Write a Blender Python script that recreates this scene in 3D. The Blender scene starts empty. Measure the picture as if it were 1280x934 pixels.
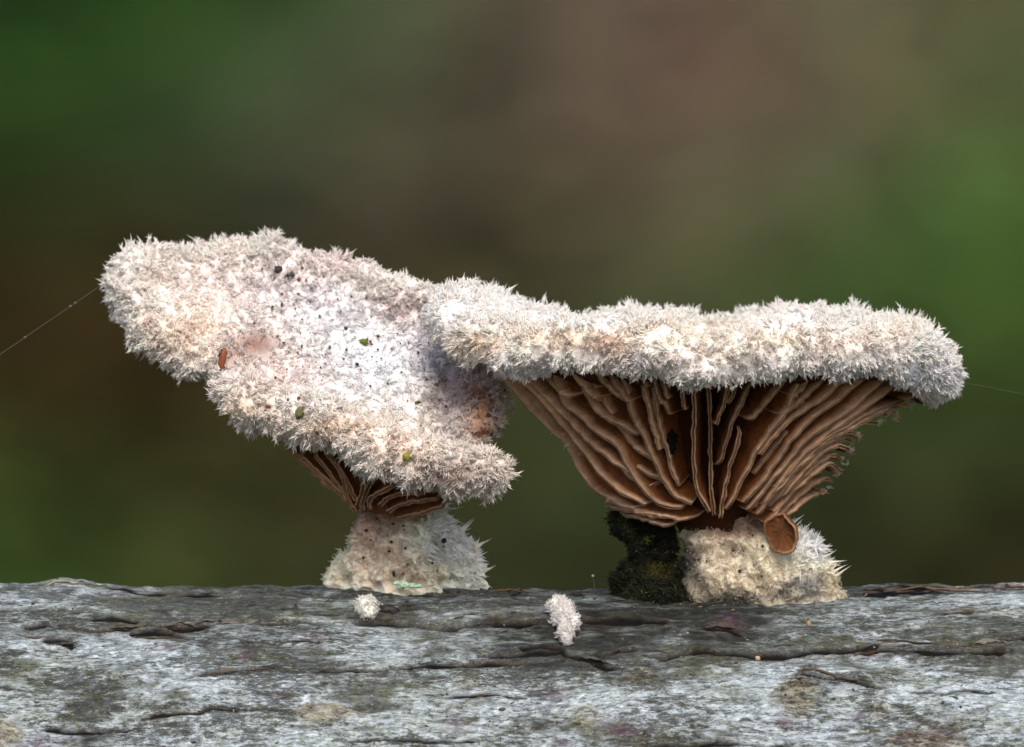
import bpy, math, random
import numpy as np
from mathutils import Vector
from mathutils.bvhtree import BVHTree

# Units: 1 Blender unit = 1 cm (macro subject: caps are 2 to 3 cm wide)
S = bpy.context.scene
S.unit_settings.scale_length = 0.01
COL = S.collection
rng = np.random.default_rng(7)
random.seed(7)

# ------------------------------------------------------------------ camera
PITCH = math.radians(6.0)
DIST = 100.0
TGT = np.array([0.0, 0.0, 1.084])
VIEW = np.array([0.0, math.cos(PITCH), -math.sin(PITCH)])
UPV = np.array([0.0, math.sin(PITCH), math.cos(PITCH)])
CAMP = TGT - DIST * VIEW
PXS = 5.12 / 1280.0                      # cm per photo pixel at the subject
cam = bpy.data.cameras.new("camera")
cam.sensor_width = 36.0
cam.lens = 36.0 * DIST / 5.12
cam.clip_start = 5.0
cam.clip_end = 20000.0
cam.dof.use_dof = True
cam.dof.focus_distance = DIST - 0.62
cam.dof.aperture_fstop = 1.05
camo = bpy.data.objects.new("camera", cam)
camo.location = CAMP
camo.rotation_euler = (math.pi / 2 - PITCH, 0, 0)
COL.objects.link(camo)
S.camera = camo

# ------------------------------------------------------------------ world, sun, exposure
SUN_EL, SUN_AZ = math.radians(50), math.radians(8)       # high, front, a little right
sun_dir = np.array([math.sin(SUN_AZ) * math.cos(SUN_EL), -math.cos(SUN_AZ) * math.cos(SUN_EL), math.sin(SUN_EL)])
W_ = bpy.data.worlds.new("World"); S.world = W_; W_.use_nodes = True
nt = W_.node_tree
bg = nt.nodes["Background"]
sky = nt.nodes.new("ShaderNodeTexSky")
sky.sky_type = 'NISHITA'; sky.sun_disc = False
sky.sun_elevation = SUN_EL
sky.sun_rotation = math.atan2(sun_dir[0], sun_dir[1])
sky.air_density = 1.0; sky.dust_density = 4.0; sky.ozone_density = 1.0
nt.links.new(sky.outputs[0], bg.inputs[0])
bg.inputs[1].default_value = 0.085
sl = bpy.data.lights.new("sun", 'SUN'); sl.energy = 1.5; sl.angle = math.radians(35); sl.color = (1.0, 0.93, 0.82)
so = bpy.data.objects.new("sun", sl); COL.objects.link(so)
so.rotation_euler = Vector(-sun_dir).to_track_quat('-Z', 'Y').to_euler()
S.view_settings.view_transform = 'Standard'; S.view_settings.look = 'None'
S.view_settings.gamma = 1.0; S.view_settings.use_curve_mapping = False
S.view_settings.exposure = 1.16
S.cycles.use_denoising = True
S.cycles.max_bounces = 10; S.cycles.diffuse_bounces = 6
S.cycles.use_adaptive_sampling = False

# ------------------------------------------------------------------ measuring helpers
def Wp(px, py, y):
    """photo pixel at depth y (cm) -> world point"""
    px = np.asarray(px, float); py = np.asarray(py, float); y = np.asarray(y, float)
    s = PXS / DIST
    dx = (px - 640) * s
    v = -(py - 467) * s
    dy = VIEW[1] + v * UPV[1]; dz = VIEW[2] + v * UPV[2]
    t = (y - CAMP[1]) / dy
    return np.stack(np.broadcast_arrays(CAMP[0] + t * dx, y + 0 * t, CAMP[2] + t * dz), -1)
def pix(P):
    d = np.asarray(P, float) - CAMP
    t = d @ VIEW
    s = PXS / DIST
    return 640 + d[..., 0] / t / s, 467 - (d @ UPV) / t / s
def lin(r, g, b):
    c = np.array([r, g, b], float) / 255
    return np.where(c < .04045, c / 12.92, ((c + .055) / 1.055) ** 2.4)
def nrm(v): return v / (np.linalg.norm(v, axis=-1, keepdims=True) + 1e-12)
def sstep(a, b, x):
    t = np.clip((x - a) / (b - a), 0, 1); return t * t * (3 - 2 * t)

_perm = np.random.default_rng(3).permutation(4096)
_grad = nrm(np.random.default_rng(4).normal(size=(4096, 3)))
def noise(p, seed=0):
    p = np.asarray(p, float) + seed * 17.31
    i = np.floor(p).astype(np.int64); f = p - i
    u = f * f * f * (f * (f * 6 - 15) + 10)
    out = 0
    for dx in (0, 1):
        for dy in (0, 1):
            for dz in (0, 1):
                h = _perm[(i[..., 0] + dx) & 4095]; h = _perm[(h + i[..., 1] + dy) & 4095]; h = _perm[(h + i[..., 2] + dz) & 4095]
                g = _grad[h]
                d = g[..., 0] * (f[..., 0] - dx) + g[..., 1] * (f[..., 1] - dy) + g[..., 2] * (f[..., 2] - dz)
                w = (u[..., 0] if dx else 1 - u[..., 0]) * (u[..., 1] if dy else 1 - u[..., 1]) * (u[..., 2] if dz else 1 - u[..., 2])
                out = out + d * w
    return out * 1.6
def fbm(p, o=4, seed=0, gain=.5):
    a, r = 1.0, 0
    p = np.asarray(p, float)
    for k in range(o):
        r = r + a * noise(p * 2 ** k, seed + k * 3.7); a *= gain
    return r
def ridged(p, o=4, seed=0):
    a, r = 1.0, 0
    for k in range(o):
        r = r + a * (1 - np.abs(noise(p * 2 ** k, seed + k * 3.7)) * 2); a *= .5
    return r / 1.9
def spline(pts, n, closed=False):
    P = np.asarray(pts, float); m = len(P)
    t = np.linspace(0, m if closed else m - 1, n, endpoint=not closed)
    i = np.floor(t).astype(int)
    if not closed: i = np.minimum(i, m - 2)
    f = (t - i)[:, None]
    def g(k): return P[k % m] if closed else P[np.clip(k, 0, m - 1)]
    a, b, c, d = g(i - 1), g(i), g(i + 1), g(i + 2)
    return .5 * (2 * b + (c - a) * f + (2 * a - 5 * b + 4 * c - d) * f ** 2 + (3 * b - a - 3 * c + d) * f ** 3)

# ------------------------------------------------------------------ object helpers
def tag(o, label=None, cat=None, group=None, kind=None):
    if label: o["label"] = label
    if cat: o["category"] = cat
    if group: o["group"] = group
    if kind: o["kind"] = kind
    return o
def empty(name, base, label, cat, group=None):
    o = bpy.data.objects.new(name, None); o.location = tuple(base); o.empty_display_size = .2
    COL.objects.link(o); tag(o, label, cat, group); return o
def world_base(o):
    b = np.zeros(3)
    while o is not None:
        b = b + np.array(o.location); o = o.parent
    return b
def obj(name, V, F, mat, parent=None, color=None, base=None, smooth=True):
    """V (n,3) world coordinates, F (m,3) or (m,4) faces, color (n,3) linear"""
    V = np.asarray(V, np.float64); F = np.asarray(F, np.int32)
    if base is None: base = np.zeros(3) if parent is not None else np.array([V[:, 0].mean(), V[:, 1].mean(), V[:, 2].min()])
    else: base = np.asarray(base, float)
    pb = world_base(parent) if parent is not None else np.zeros(3)
    off = pb if parent is not None else base
    me = bpy.data.meshes.new(name)
    k = F.shape[1]
    me.vertices.add(len(V)); me.vertices.foreach_set("co", (V - off).astype(np.float32).ravel())
    me.loops.add(F.size); me.loops.foreach_set("vertex_index", F.ravel())
    me.polygons.add(len(F)); me.polygons.foreach_set("loop_start", np.arange(0, F.size, k, dtype=np.int32))
    me.polygons.foreach_set("use_smooth", np.full(len(F), smooth, dtype=bool))
    me.update(calc_edges=True)
    if color is not None:
        a = me.attributes.new("Col", 'FLOAT_COLOR', 'POINT')
        c = np.ones((len(V), 4), np.float32); c[:, :3] = np.clip(color, 0, 1)
        a.data.foreach_set("color", c.ravel())
    me.validate()
    me.materials.append(mat)
    o = bpy.data.objects.new(name, me); COL.objects.link(o)
    if parent is not None: o.parent = parent
    else: o.location = tuple(base)
    return o
def gridfaces(nu, nv, wrap_u=False, wrap_v=False):
    iu = np.arange(nu if wrap_u else nu - 1); iv = np.arange(nv if wrap_v else nv - 1)
    a, b = np.meshgrid(iu, iv, indexing='ij'); a = a.ravel(); b = b.ravel()
    a2 = (a + 1) % nu; b2 = (b + 1) % nv
    return np.stack([a * nv + b, a2 * nv + b, a2 * nv + b2, a * nv + b2], 1)
def gridnormals(G, wrap_u=True):
    if wrap_u:
        du = np.roll(G, -1, 0) - np.roll(G, 1, 0)
    else:
        du = np.gradient(G, axis=0)
    dv = np.gradient(G, axis=1)
    return nrm(np.cross(du, dv))
def merge(parts):
    Vs, Fs, Cs, n = [], [], [], 0
    for V, F, C in parts:
        Vs.append(V); Fs.append(F + n); Cs.append(C); n += len(V)
    return np.concatenate(Vs), np.concatenate(Fs), np.concatenate(Cs)
def bvh_of(V, F): return BVHTree.FromPolygons([tuple(v) for v in V], [tuple(int(i) for i in f) for f in F])
def shoot(bvh, px, py):
    p = Wp(px, py, 0.0); d = nrm(p - CAMP)
    h, n, i, dd = bvh.ray_cast(Vector(CAMP), Vector(d))
    if h is None: return None, None
    n = np.array(n)
    if n @ d > 0: n = -n
    return np.array(h), n

# ------------------------------------------------------------------ materials
def material(name, attr=True, color=(.5, .5, .5), rough=.8, var=0.0, vscale=30, bump=0.0, bscale=60, sss=0.0, sssr=(.05, .03, .02), trans=0.0, spec=.3, stretch=(1, 1, 1), speck=None, coat=0):
    m = bpy.data.materials.new(name); m.use_nodes = True
    t = m.node_tree; N = t.nodes; L = t.links
    b = N["Principled BSDF"]; out = N["Material Output"]
    b.inputs["Roughness"].default_value = rough
    b.inputs["Specular IOR Level"].default_value = spec
    tc = N.new("ShaderNodeTexCoord"); mp = N.new("ShaderNodeMapping"); mp.inputs["Scale"].default_value = stretch
    L.new(tc.outputs["Object"], mp.inputs[0])
    if attr:
        a = N.new("ShaderNodeAttribute"); a.attribute_name = "Col"; src = a.outputs["Color"]
    else:
        a = N.new("ShaderNodeRGB"); a.outputs[0].default_value = (*color, 1); src = a.outputs[0]
    if var:
        n = N.new("ShaderNodeTexNoise"); n.inputs["Scale"].default_value = vscale; n.inputs["Detail"].default_value = 6; n.inputs["Roughness"].default_value = .65
        L.new(mp.outputs[0], n.inputs["Vector"])
        r = N.new("ShaderNodeMapRange"); r.inputs["From Min"].default_value = .25; r.inputs["From Max"].default_value = .75
        r.inputs["To Min"].default_value = 1 - var; r.inputs["To Max"].default_value = 1 + var
        L.new(n.outputs[0], r.inputs["Value"])
        mx = N.new("ShaderNodeVectorMath"); mx.operation = 'SCALE'
        L.new(src, mx.inputs[0]); L.new(r.outputs[0], mx.inputs["Scale"]); src = mx.outputs[0]
    if speck:                       # small grains of another colour
        sc, thr, scol = speck
        n = N.new("ShaderNodeTexNoise"); n.inputs["Scale"].default_value = sc; n.inputs["Detail"].default_value = 3
        L.new(mp.outputs[0], n.inputs["Vector"])
        r = N.new("ShaderNodeMapRange"); r.inputs["From Min"].default_value = thr; r.inputs["From Max"].default_value = thr + .08
        L.new(n.outputs[0], r.inputs["Value"])
        mx = N.new("ShaderNodeMix"); mx.data_type = 'RGBA'
        L.new(r.outputs[0], mx.inputs["Factor"]); L.new(src, mx.inputs["A"]); mx.inputs["B"].default_value = (*scol, 1); src = mx.outputs["Result"]
    L.new(src, b.inputs["Base Color"])
    if sss:
        b.inputs["Subsurface Weight"].default_value = sss
        b.inputs["Subsurface Radius"].default_value = sssr
        b.inputs["Subsurface Scale"].default_value = 1.0
    if bump:
        n = N.new("ShaderNodeTexNoise"); n.inputs["Scale"].default_value = bscale; n.inputs["Detail"].default_value = 8; n.inputs["Roughness"].default_value = .7
        L.new(mp.outputs[0], n.inputs["Vector"])
        bp = N.new("ShaderNodeBump"); bp.inputs["Strength"].default_value = 1.0; bp.inputs["Distance"].default_value = bump
        L.new(n.outputs[0], bp.inputs["Height"]); L.new(bp.outputs[0], b.inputs["Normal"])
    if trans:
        tr = N.new("ShaderNodeBsdfTranslucent"); L.new(src, tr.inputs["Color"])
        ms = N.new("ShaderNodeMixShader"); ms.inputs[0].default_value = trans
        L.new(b.outputs[0], ms.inputs[1]); L.new(tr.outputs[0], ms.inputs[2]); L.new(ms.outputs[0], out.inputs["Surface"])
    return m
M_floor = material("forest_floor", rough=1, var=.25, vscale=.5, bump=.3, bscale=2, spec=0)
M_leaf = material("dead_leaf", rough=1, var=.2, vscale=2, trans=.2, spec=0)
def bark_material():
    m = bpy.data.materials.new("lichen_bark"); m.use_nodes = True
    t = m.node_tree; N = t.nodes; L = t.links; b = N["Principled BSDF"]
    b.inputs["Roughness"].default_value = .9; b.inputs["Specular IOR Level"].default_value = .1
    tc = N.new("ShaderNodeTexCoord")
    def nz(scale, stretch, off, det=6, rough=.7):
        mp = N.new("ShaderNodeMapping"); mp.inputs["Scale"].default_value = stretch; mp.inputs["Location"].default_value = (off, off * .7, off * 1.3)
        L.new(tc.outputs["Object"], mp.inputs[0])
        n = N.new("ShaderNodeTexNoise"); n.inputs["Scale"].default_value = scale; n.inputs["Detail"].default_value = det; n.inputs["Roughness"].default_value = rough
        L.new(mp.outputs[0], n.inputs["Vector"]); return n.outputs[0]
    def rng_(v, a, b_, c, d):
        r = N.new("ShaderNodeMapRange"); r.inputs["From Min"].default_value = a; r.inputs["From Max"].default_value = b_; r.inputs["To Min"].default_value = c; r.inputs["To Max"].default_value = d
        L.new(v, r.inputs["Value"]); return r.outputs[0]
    def mix(f, a, col):
        k = N.new("ShaderNodeMath"); k.operation = 'MULTIPLY'; L.new(f, k.inputs[0]); L.new(crust, k.inputs[1]); f = k.outputs[0]
        x = N.new("ShaderNodeMix"); x.data_type = 'RGBA'; L.new(f, x.inputs["Factor"]); L.new(a, x.inputs["A"]); x.inputs["B"].default_value = (*col, 1); return x.outputs["Result"]
    a = N.new("ShaderNodeAttribute"); a.attribute_name = "Col"; src = a.outputs["Color"]
    crust = rng_(src, .02, .16, .0, 1.0)                      # bare dark bark carries none of the crust's grains
    big = nz(3.5, (.5, 1, 1), 9)                              # where the crust is worn
    g1 = rng_(nz(34, (.5, 1, 1), 0, 9, .85), .38, .62, .35, 1.45)
    v = N.new("ShaderNodeVectorMath"); v.operation = 'SCALE'; L.new(src, v.inputs[0]); L.new(g1, v.inputs["Scale"]); src = v.outputs[0]
    thr = rng_(big, .35, .65, .16, -.12)
    ad = N.new("ShaderNodeMath"); ad.operation = 'ADD'; L.new(nz(52, (.35, 1, 1), 4, 8, .8), ad.inputs[0]); L.new(thr, ad.inputs[1])
    src = mix(rng_(ad.outputs[0], .53, .60, 0, .8), src, tuple(lin(46, 48, 44)))
    src = mix(rng_(nz(60, (.5, 1, 1), 13, 4, .65), .57, .64, 0, .65), src, tuple(lin(100, 104, 46)))
    src = mix(rng_(nz(75, (.6, 1, 1), 21, 4, .65), .60, .68, 0, .5), src, tuple(lin(206, 208, 196)))
    src = mix(rng_(nz(30, (.8, 1, 1), 33, 4, .65), .64, .72, 0, .6), src, tuple(lin(36, 36, 34)))
    for sc_, off, amt in ((14, 41, .75), (30, 57, .6)):       # hairline splits along the grain
        ab = N.new("ShaderNodeMath"); ab.operation = 'SUBTRACT'; L.new(nz(sc_, (.14, 1, 1), off, 4, .6), ab.inputs[0]); ab.inputs[1].default_value = .5
        a2 = N.new("ShaderNodeMath"); a2.operation = 'ABSOLUTE'; L.new(ab.outputs[0], a2.inputs[0])
        src = mix(rng_(a2.outputs[0], .003, .012, amt, 0), src, tuple(lin(40, 38, 34)))
    L.new(src, b.inputs["Base Color"])
    bp = N.new("ShaderNodeBump"); bp.inputs["Strength"].default_value = 1; bp.inputs["Distance"].default_value = .03
    L.new(nz(34, (.4, 1, 1), 4, 9, .75), bp.inputs["Height"]); L.new(bp.outputs[0], b.inputs["Normal"])
    return m
M_bark = bark_material()
M_flake = material("bark_flake", rough=.85, var=.35, vscale=30, bump=.01, bscale=50, stretch=(.3, 1, 1), spec=.25)
M_cap = material("cap_skin", rough=.9, var=.10, vscale=40, bump=.012, bscale=40, spec=.1, sss=.2, sssr=(.02, .018, .016))
M_fuzz = material("cap_fuzz", rough=.8, trans=.48, spec=.10)
M_gill = material("gill_flesh", rough=.8, var=.30, vscale=28, bump=.010, bscale=60, spec=.18, trans=.06)
M_stem = material("stem_flesh", rough=.6, var=.10, vscale=40, bump=.008, bscale=45, spec=.35, sss=.5, sssr=(.06, .04, .025))
M_spike = material("stem_spike", rough=.55, trans=.14, spec=.25)
M_moss = material("dark_moss", rough=.9, var=.4, vscale=40, bump=.02, bscale=40, spec=.2)
M_silk = material("spider_silk", attr=False, color=(.09, .095, .08), rough=.5, spec=.3)
M_grain = material("grain", rough=.6, var=.25, vscale=60, bump=.004, bscale=80, spec=.4)

# ------------------------------------------------------------------ forest floor far behind and below the log
ZG = -32.0
def ground_at(px, py):
    s = PXS / DIST
    v = -(py - 467) * s
    d = np.array([(px - 640) * s, VIEW[1] + v * UPV[1], VIEW[2] + v * UPV[2]])
    t = (ZG - CAMP[2]) / d[2]
    return CAMP + t * d
FLOOR = [  # where moss, fresh growth and leaf litter cover the floor, and their colour
    (0, 30, 34, 50, 28), (60, 150, 42, 66, 24), (230, 60, 46, 76, 30), (380, 80, 58, 80, 44), (100, 240, 42, 58, 28), (330, 210, 66, 76, 60),
    (200, 300, 46, 48, 32), (520, 60, 76, 82, 58), (600, 160, 82, 78, 62), (720, 80, 100, 88, 76), (860, 80, 104, 78, 68), (800, 200, 80, 68, 54),
    (1000, 90, 98, 92, 74), (1130, 120, 88, 92, 64), (1250, 60, 80, 88, 56), (1250, 260, 62, 96, 36), (1200, 340, 60, 92, 40), (1270, 430, 62, 86, 40),
    (1250, 590, 58, 62, 32), (1240, 690, 50, 42, 28), (0, 360, 44, 30, 18), (60, 460, 54, 29, 18), (200, 560, 60, 31, 19), (120, 520, 56, 30, 18),
    (40, 600, 54, 46, 28), (20, 690, 60, 104, 48), (130, 695, 58, 86, 42), (300, 660, 48, 50, 32), (550, 270, 74, 64, 48), (680, 330, 68, 60, 44),
    (900, 330, 76, 80, 56), (1050, 300, 76, 88, 54), (700, 620, 52, 60, 36), (690, 500, 54, 70, 36), (1120, 620, 50, 60, 38), (1060, 700, 46, 44, 30), (400, 560, 54, 44, 28), (380, 700, 52, 48, 34)]
FP = np.array([ground_at(a, b)[:2] for a, b, *_ in FLOOR]); FC = np.array([lin(*c) for _, _, *c in FLOOR])
def floor_color(X, Y):
    tri = lambda v, lo, hi: lo + np.abs((v - lo) % (2 * (hi - lo)) - (hi - lo)) * -1 + (hi - lo)   # the patchwork goes on, mirrored, beyond the view
    X = np.asarray(X, float); Y = np.asarray(Y, float)
    xs = np.where(np.abs(X) > 12.5, tri(X, -12.5, 12.5), X); ys = np.where((Y < 190) | (Y > 480), tri(Y, 190, 480), Y)
    w = 0; c = 0
    kx, ky = 4.2, 30.0
    wob = np.stack([xs * .08, ys * .02, 0 * xs], -1)
    xs = xs + 1.6 * noise(wob, 5); ys = ys + 10 * noise(wob, 9)
    for (fx, fy), fc in zip(FP, FC):
        g = np.exp(-(((xs - fx) / kx) ** 2 + ((ys - fy) / ky) ** 2)) + 1e-6 / (1 + ((xs - fx) / kx) ** 2 + ((ys - fy) / ky) ** 2)
        w = w + g; c = c + g[..., None] * fc
    c = c / w[..., None]; mean = FC.mean(0)
    return np.clip((mean + (c - mean) * 1.10) * .95, .002, 1)
def floor_z(X, Y):
    return ZG + .5 * fbm(np.stack([X * .12, Y * .05, 0 * X], -1), 3, 2)
gx = np.concatenate([[-9000, -3000, -900, -300, -150, -110], np.linspace(-90, 90, 240), [110, 150, 300, 900, 3000, 9000]])
gy = np.concatenate([[-3000, -900, -300, -100, 0, 60, 110], np.linspace(140, 520, 200), [600, 800, 1200, 3000, 9000, 16000]])
GX, GY = np.meshgrid(gx, gy, indexing='ij')
GV = np.stack([GX, GY, floor_z(GX, GY)], -1).reshape(-1, 3)
fl = obj("forest_floor", GV, gridfaces(len(gx), len(gy)), M_floor, color=floor_color(GV[:, 0], GV[:, 1]), base=(0, 0, 0))
tag(fl, "mossy forest floor with brown leaf litter, blurred far behind the log", kind="structure")
# fallen leaves and moss shoots on that floor
nl = 8000
lx = rng.uniform(-70, 70, nl); ly = rng.uniform(170, 500, nl); la = rng.uniform(0, 6.28, nl); ll = rng.uniform(.6, 1.7, nl)
lc = np.stack([lx, ly, floor_z(lx, ly) + rng.uniform(.05, .35, nl)], -1)
ax = np.stack([np.cos(la), np.sin(la), rng.normal(0, .25, nl)], -1); bx_ = np.stack([-np.sin(la), np.cos(la), rng.normal(0, .25, nl)], -1)
shape = [(-1, 0, 0), (-.35, .42, .14), (.45, .34, .12), (1, 0, .0), (.45, -.34, .12), (-.35, -.42, .14)]
LV = np.stack([lc + ll[:, None] * (ax * u + bx_ * v + np.array([0, 0, 1]) * w) for u, v, w in shape], 1)
LF = (np.arange(nl) * 6)[:, None, None] + np.array([[0, 1, 5], [1, 2, 5], [2, 4, 5], [2, 3, 4]])[None]
lcol = floor_color(lx, ly) * rng.uniform(.72, 1.3, (nl, 1)) * (1 + rng.normal(0, .06, (nl, 3)))
lv = obj("leaf_litter", LV.reshape(-1, 3), LF.reshape(-1, 3), M_leaf, color=np.repeat(lcol, 6, 0), base=(0, 0, 0), smooth=False)
tag(lv, "scattered fallen leaves lying on the blurred forest floor", "leaf litter", kind="stuff")
ng = 9000
sx = rng.uniform(-70, 70, ng); sy = rng.uniform(170, 500, ng); sc_ = floor_color(sx, sy)
keep = sc_[:, 1] > sc_[:, 0] * 1.12
sx, sy, sc_ = sx[keep], sy[keep], sc_[keep]; ng = len(sx)
root = np.stack([sx, sy, floor_z(sx, sy)], -1); hgt = rng.uniform(.5, 1.6, ng)[:, None]; lean = rng.normal(0, .35, (ng, 3)); lean[:, 2] = 1
wd = np.stack([np.cos(sx * 9), np.sin(sx * 9), 0 * sx], -1) * .11
GVv = np.stack([root - wd, root + wd, root + lean * hgt * .55 + wd * .8, root + lean * hgt * .55 - wd * .8, root + lean * hgt + wd * [[0, 0, 0]]], 1)
GFf = (np.arange(ng) * 5)[:, None, None] + np.array([[0, 1, 2], [0, 2, 3], [3, 2, 4]])[None]
ms = obj("moss_shoots", GVv.reshape(-1, 3), GFf.reshape(-1, 3), M_leaf, color=np.repeat(sc_ * rng.uniform(.8, 1.35, (ng, 1)), 5, 0), base=(0, 0, 0), smooth=False)
tag(ms, "short green moss shoots growing on the blurred forest floor", "moss", kind="stuff")

# ------------------------------------------------------------------ the log
LR = 2.0
sil = Wp(640, 738, LR * math.sin(PITCH))
LAX = sil - LR * UPV                      # a point on the axis (x = 0)
def log_py(al):                           # photo row a point of the bare log at angle al (0 = top, + = front) falls on
    return 738 + LR * (1 - np.cos(al + PITCH)) * 250 * np.where(al + PITCH >= 0, 1, -1)
def polydist(px, py, poly, sy=1.0):
    d = np.full(px.shape, 1e9); sgn = np.zeros(px.shape); tt = np.zeros(px.shape)
    P = np.asarray(poly, float); n = len(P)
    for k in range(n - 1):
        a, b = P[k], P[k + 1]; ab = b - a; ab2 = ab * [1, sy]
        t = np.clip(((px - a[0]) * ab[0] + (py - a[1]) * ab[1] * sy * sy) / (ab[0] ** 2 + (ab[1] * sy) ** 2), 0, 1)
        ex = px - (a[0] + t * ab[0]); ey = (py - (a[1] + t * ab[1])) * sy
        q = np.hypot(ex, ey); m = q < d
        d = np.where(m, q, d); sgn = np.where(m, ey, sgn); tt = np.where(m, (k + t) / (n - 1), tt)
    return d, sgn, tt
CRACKS = [ # polyline, width px, depth cm, lip height, rusty lip
    ([(5, 783), (50, 780), (134, 788), (188, 781), (235, 785), (292, 780), (353, 779), (430, 778)], 5, .07, .045, .15),
    ([(55, 801), (75, 799), (97, 802)], 4, .04, .03, .1), ([(161, 795), (195, 792), (228, 794)], 4, .045, .03, .1), ([(110, 774), (150, 772), (175, 776)], 3.5, .03, .02, 0),
    ([(430, 778), (470, 776), (511, 776), (541, 781), (571, 780), (601, 771), (642, 779), (679, 781)], 7, .09, .05, .05),
    ([(720, 780), (760, 781), (800, 779), (835, 782)], 5, .05, .03, 0),
    ([(242, 845), (279, 839), (336, 836), (370, 840), (430, 838), (450, 836), (494, 831), (548, 829), (575, 825), (618, 826), (662, 828)], 3.2, .05, .03, .6),
    ([(649, 812), (675, 809), (702, 812)], 5, .06, .03, 0), ([(600, 818), (640, 820), (700, 818), (709, 823), (736, 824), (756, 833), (780, 834)], 4.5, .06, .04, 0),
    ([(749, 823), (770, 816), (796, 814)], 3.5, .05, .03, 0), ([(803, 818), (830, 824), (850, 817), (884, 816), (917, 819), (978, 819), (1011, 811), (1058, 808), (1085, 804), (1099, 803)], 4.5, .06, .04, .1),
    ([(1060, 813), (1099, 810), (1136, 810), (1186, 812), (1226, 815), (1263, 811)], 4, .06, .05, .4), ([(1200, 802), (1243, 796), (1280, 797), (1330, 795)], 4, .05, .04, .3),
    ([(984, 848), (998, 838), (1018, 842), (1052, 848), (1099, 856)], 3.5, .06, .04, .3), ([(975, 856), (995, 850), (1018, 850)], 2.5, .03, .03, .2),
    ([(178, 896), (215, 891), (252, 890), (269, 884), (302, 886), (336, 884), (366, 886)], 3, .03, .025, .5),
    ([(800, 925), (850, 928), (884, 924), (934, 926), (957, 932), (1078, 932)], 4, .06, .04, .2), ([(1179, 766), (1200, 764), (1221, 766)], 2.5, .03, .02, .5),
    ([(875, 790), (905, 786), (925, 792)], 4, .04, .03, .2), ([(1085, 742), (1120, 741), (1180, 742), (1240, 741), (1290, 742)], 1.6, .02, .02, .8),
    ([(600, 743), (640, 741), (690, 742), (730, 743)], 1.6, .02, .01, .7), ([(440, 742), (500, 744), (560, 742)], 1.5, .02, .01, .1), ([(130, 740), (200, 743), (280, 742), (350, 744)], 1.3, .01, .01, .1),
    ([(60, 905), (120, 910), (170, 906)], 3, .03, .02, 0), ([(440, 922), (500, 918), (560, 924), (600, 920)], 2.5, .03, .02, .1), ([(-60, 860), (0, 852), (40, 858)], 3, .04, .02, .1),
    ([(560, 868), (600, 864), (660, 870)], 2, .02, .02, .1), ([(1130, 860), (1180, 866), (1240, 862)], 2, .02, .02, .1), ([(300, 800), (350, 806), (400, 803)], 2, .02, .02, .2)]
KNOTS = [(113, 886, 38, 17, 'dark'), (405, 888, 42, 17, 'pale'), (8, 914, 34, 20, 'pale'), (1150, 922, 48, 17, 'rust'), (990, 866, 30, 22, 'pale'), (588, 848, 30, 11, 'cream'), (730, 896, 20, 14, 'cream'), (1094, 880, 18, 13, 'cream'), (800, 842, 22, 9, 'cream')]
PURPLE = [(356, 866, 14), (312, 822, 14), (393, 799, 18), (689, 865, 20), (575, 898, 22), (780, 908, 30), (974, 896, 16), (1065, 890, 12), (1172, 905, 20), (60, 925, 22), (700, 925, 16), (150, 740, 14), (1085, 815, 14), (210, 805, 14), (905, 778, 16)]
DARK = [(720, 800, 130, 32, .9), (800, 772, 130, 34, .88), (900, 775, 105, 36, .92), (640, 755, 120, 14, .55), (500, 757, 110, 14, .45), (480, 765, 26, 9, .9), (730, 800, 24, 14, .95), (60, 786, 90, 12, .5), (240, 788, 130, 10, .4),
        (120, 918, 30, 10, .8), (600, 782, 90, 8, .7), (880, 748, 160, 16, .92), (950, 812, 70, 14, .5), (700, 828, 80, 10, .7), (1040, 850, 50, 8, .3), (300, 752, 140, 14, .3)]
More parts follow.
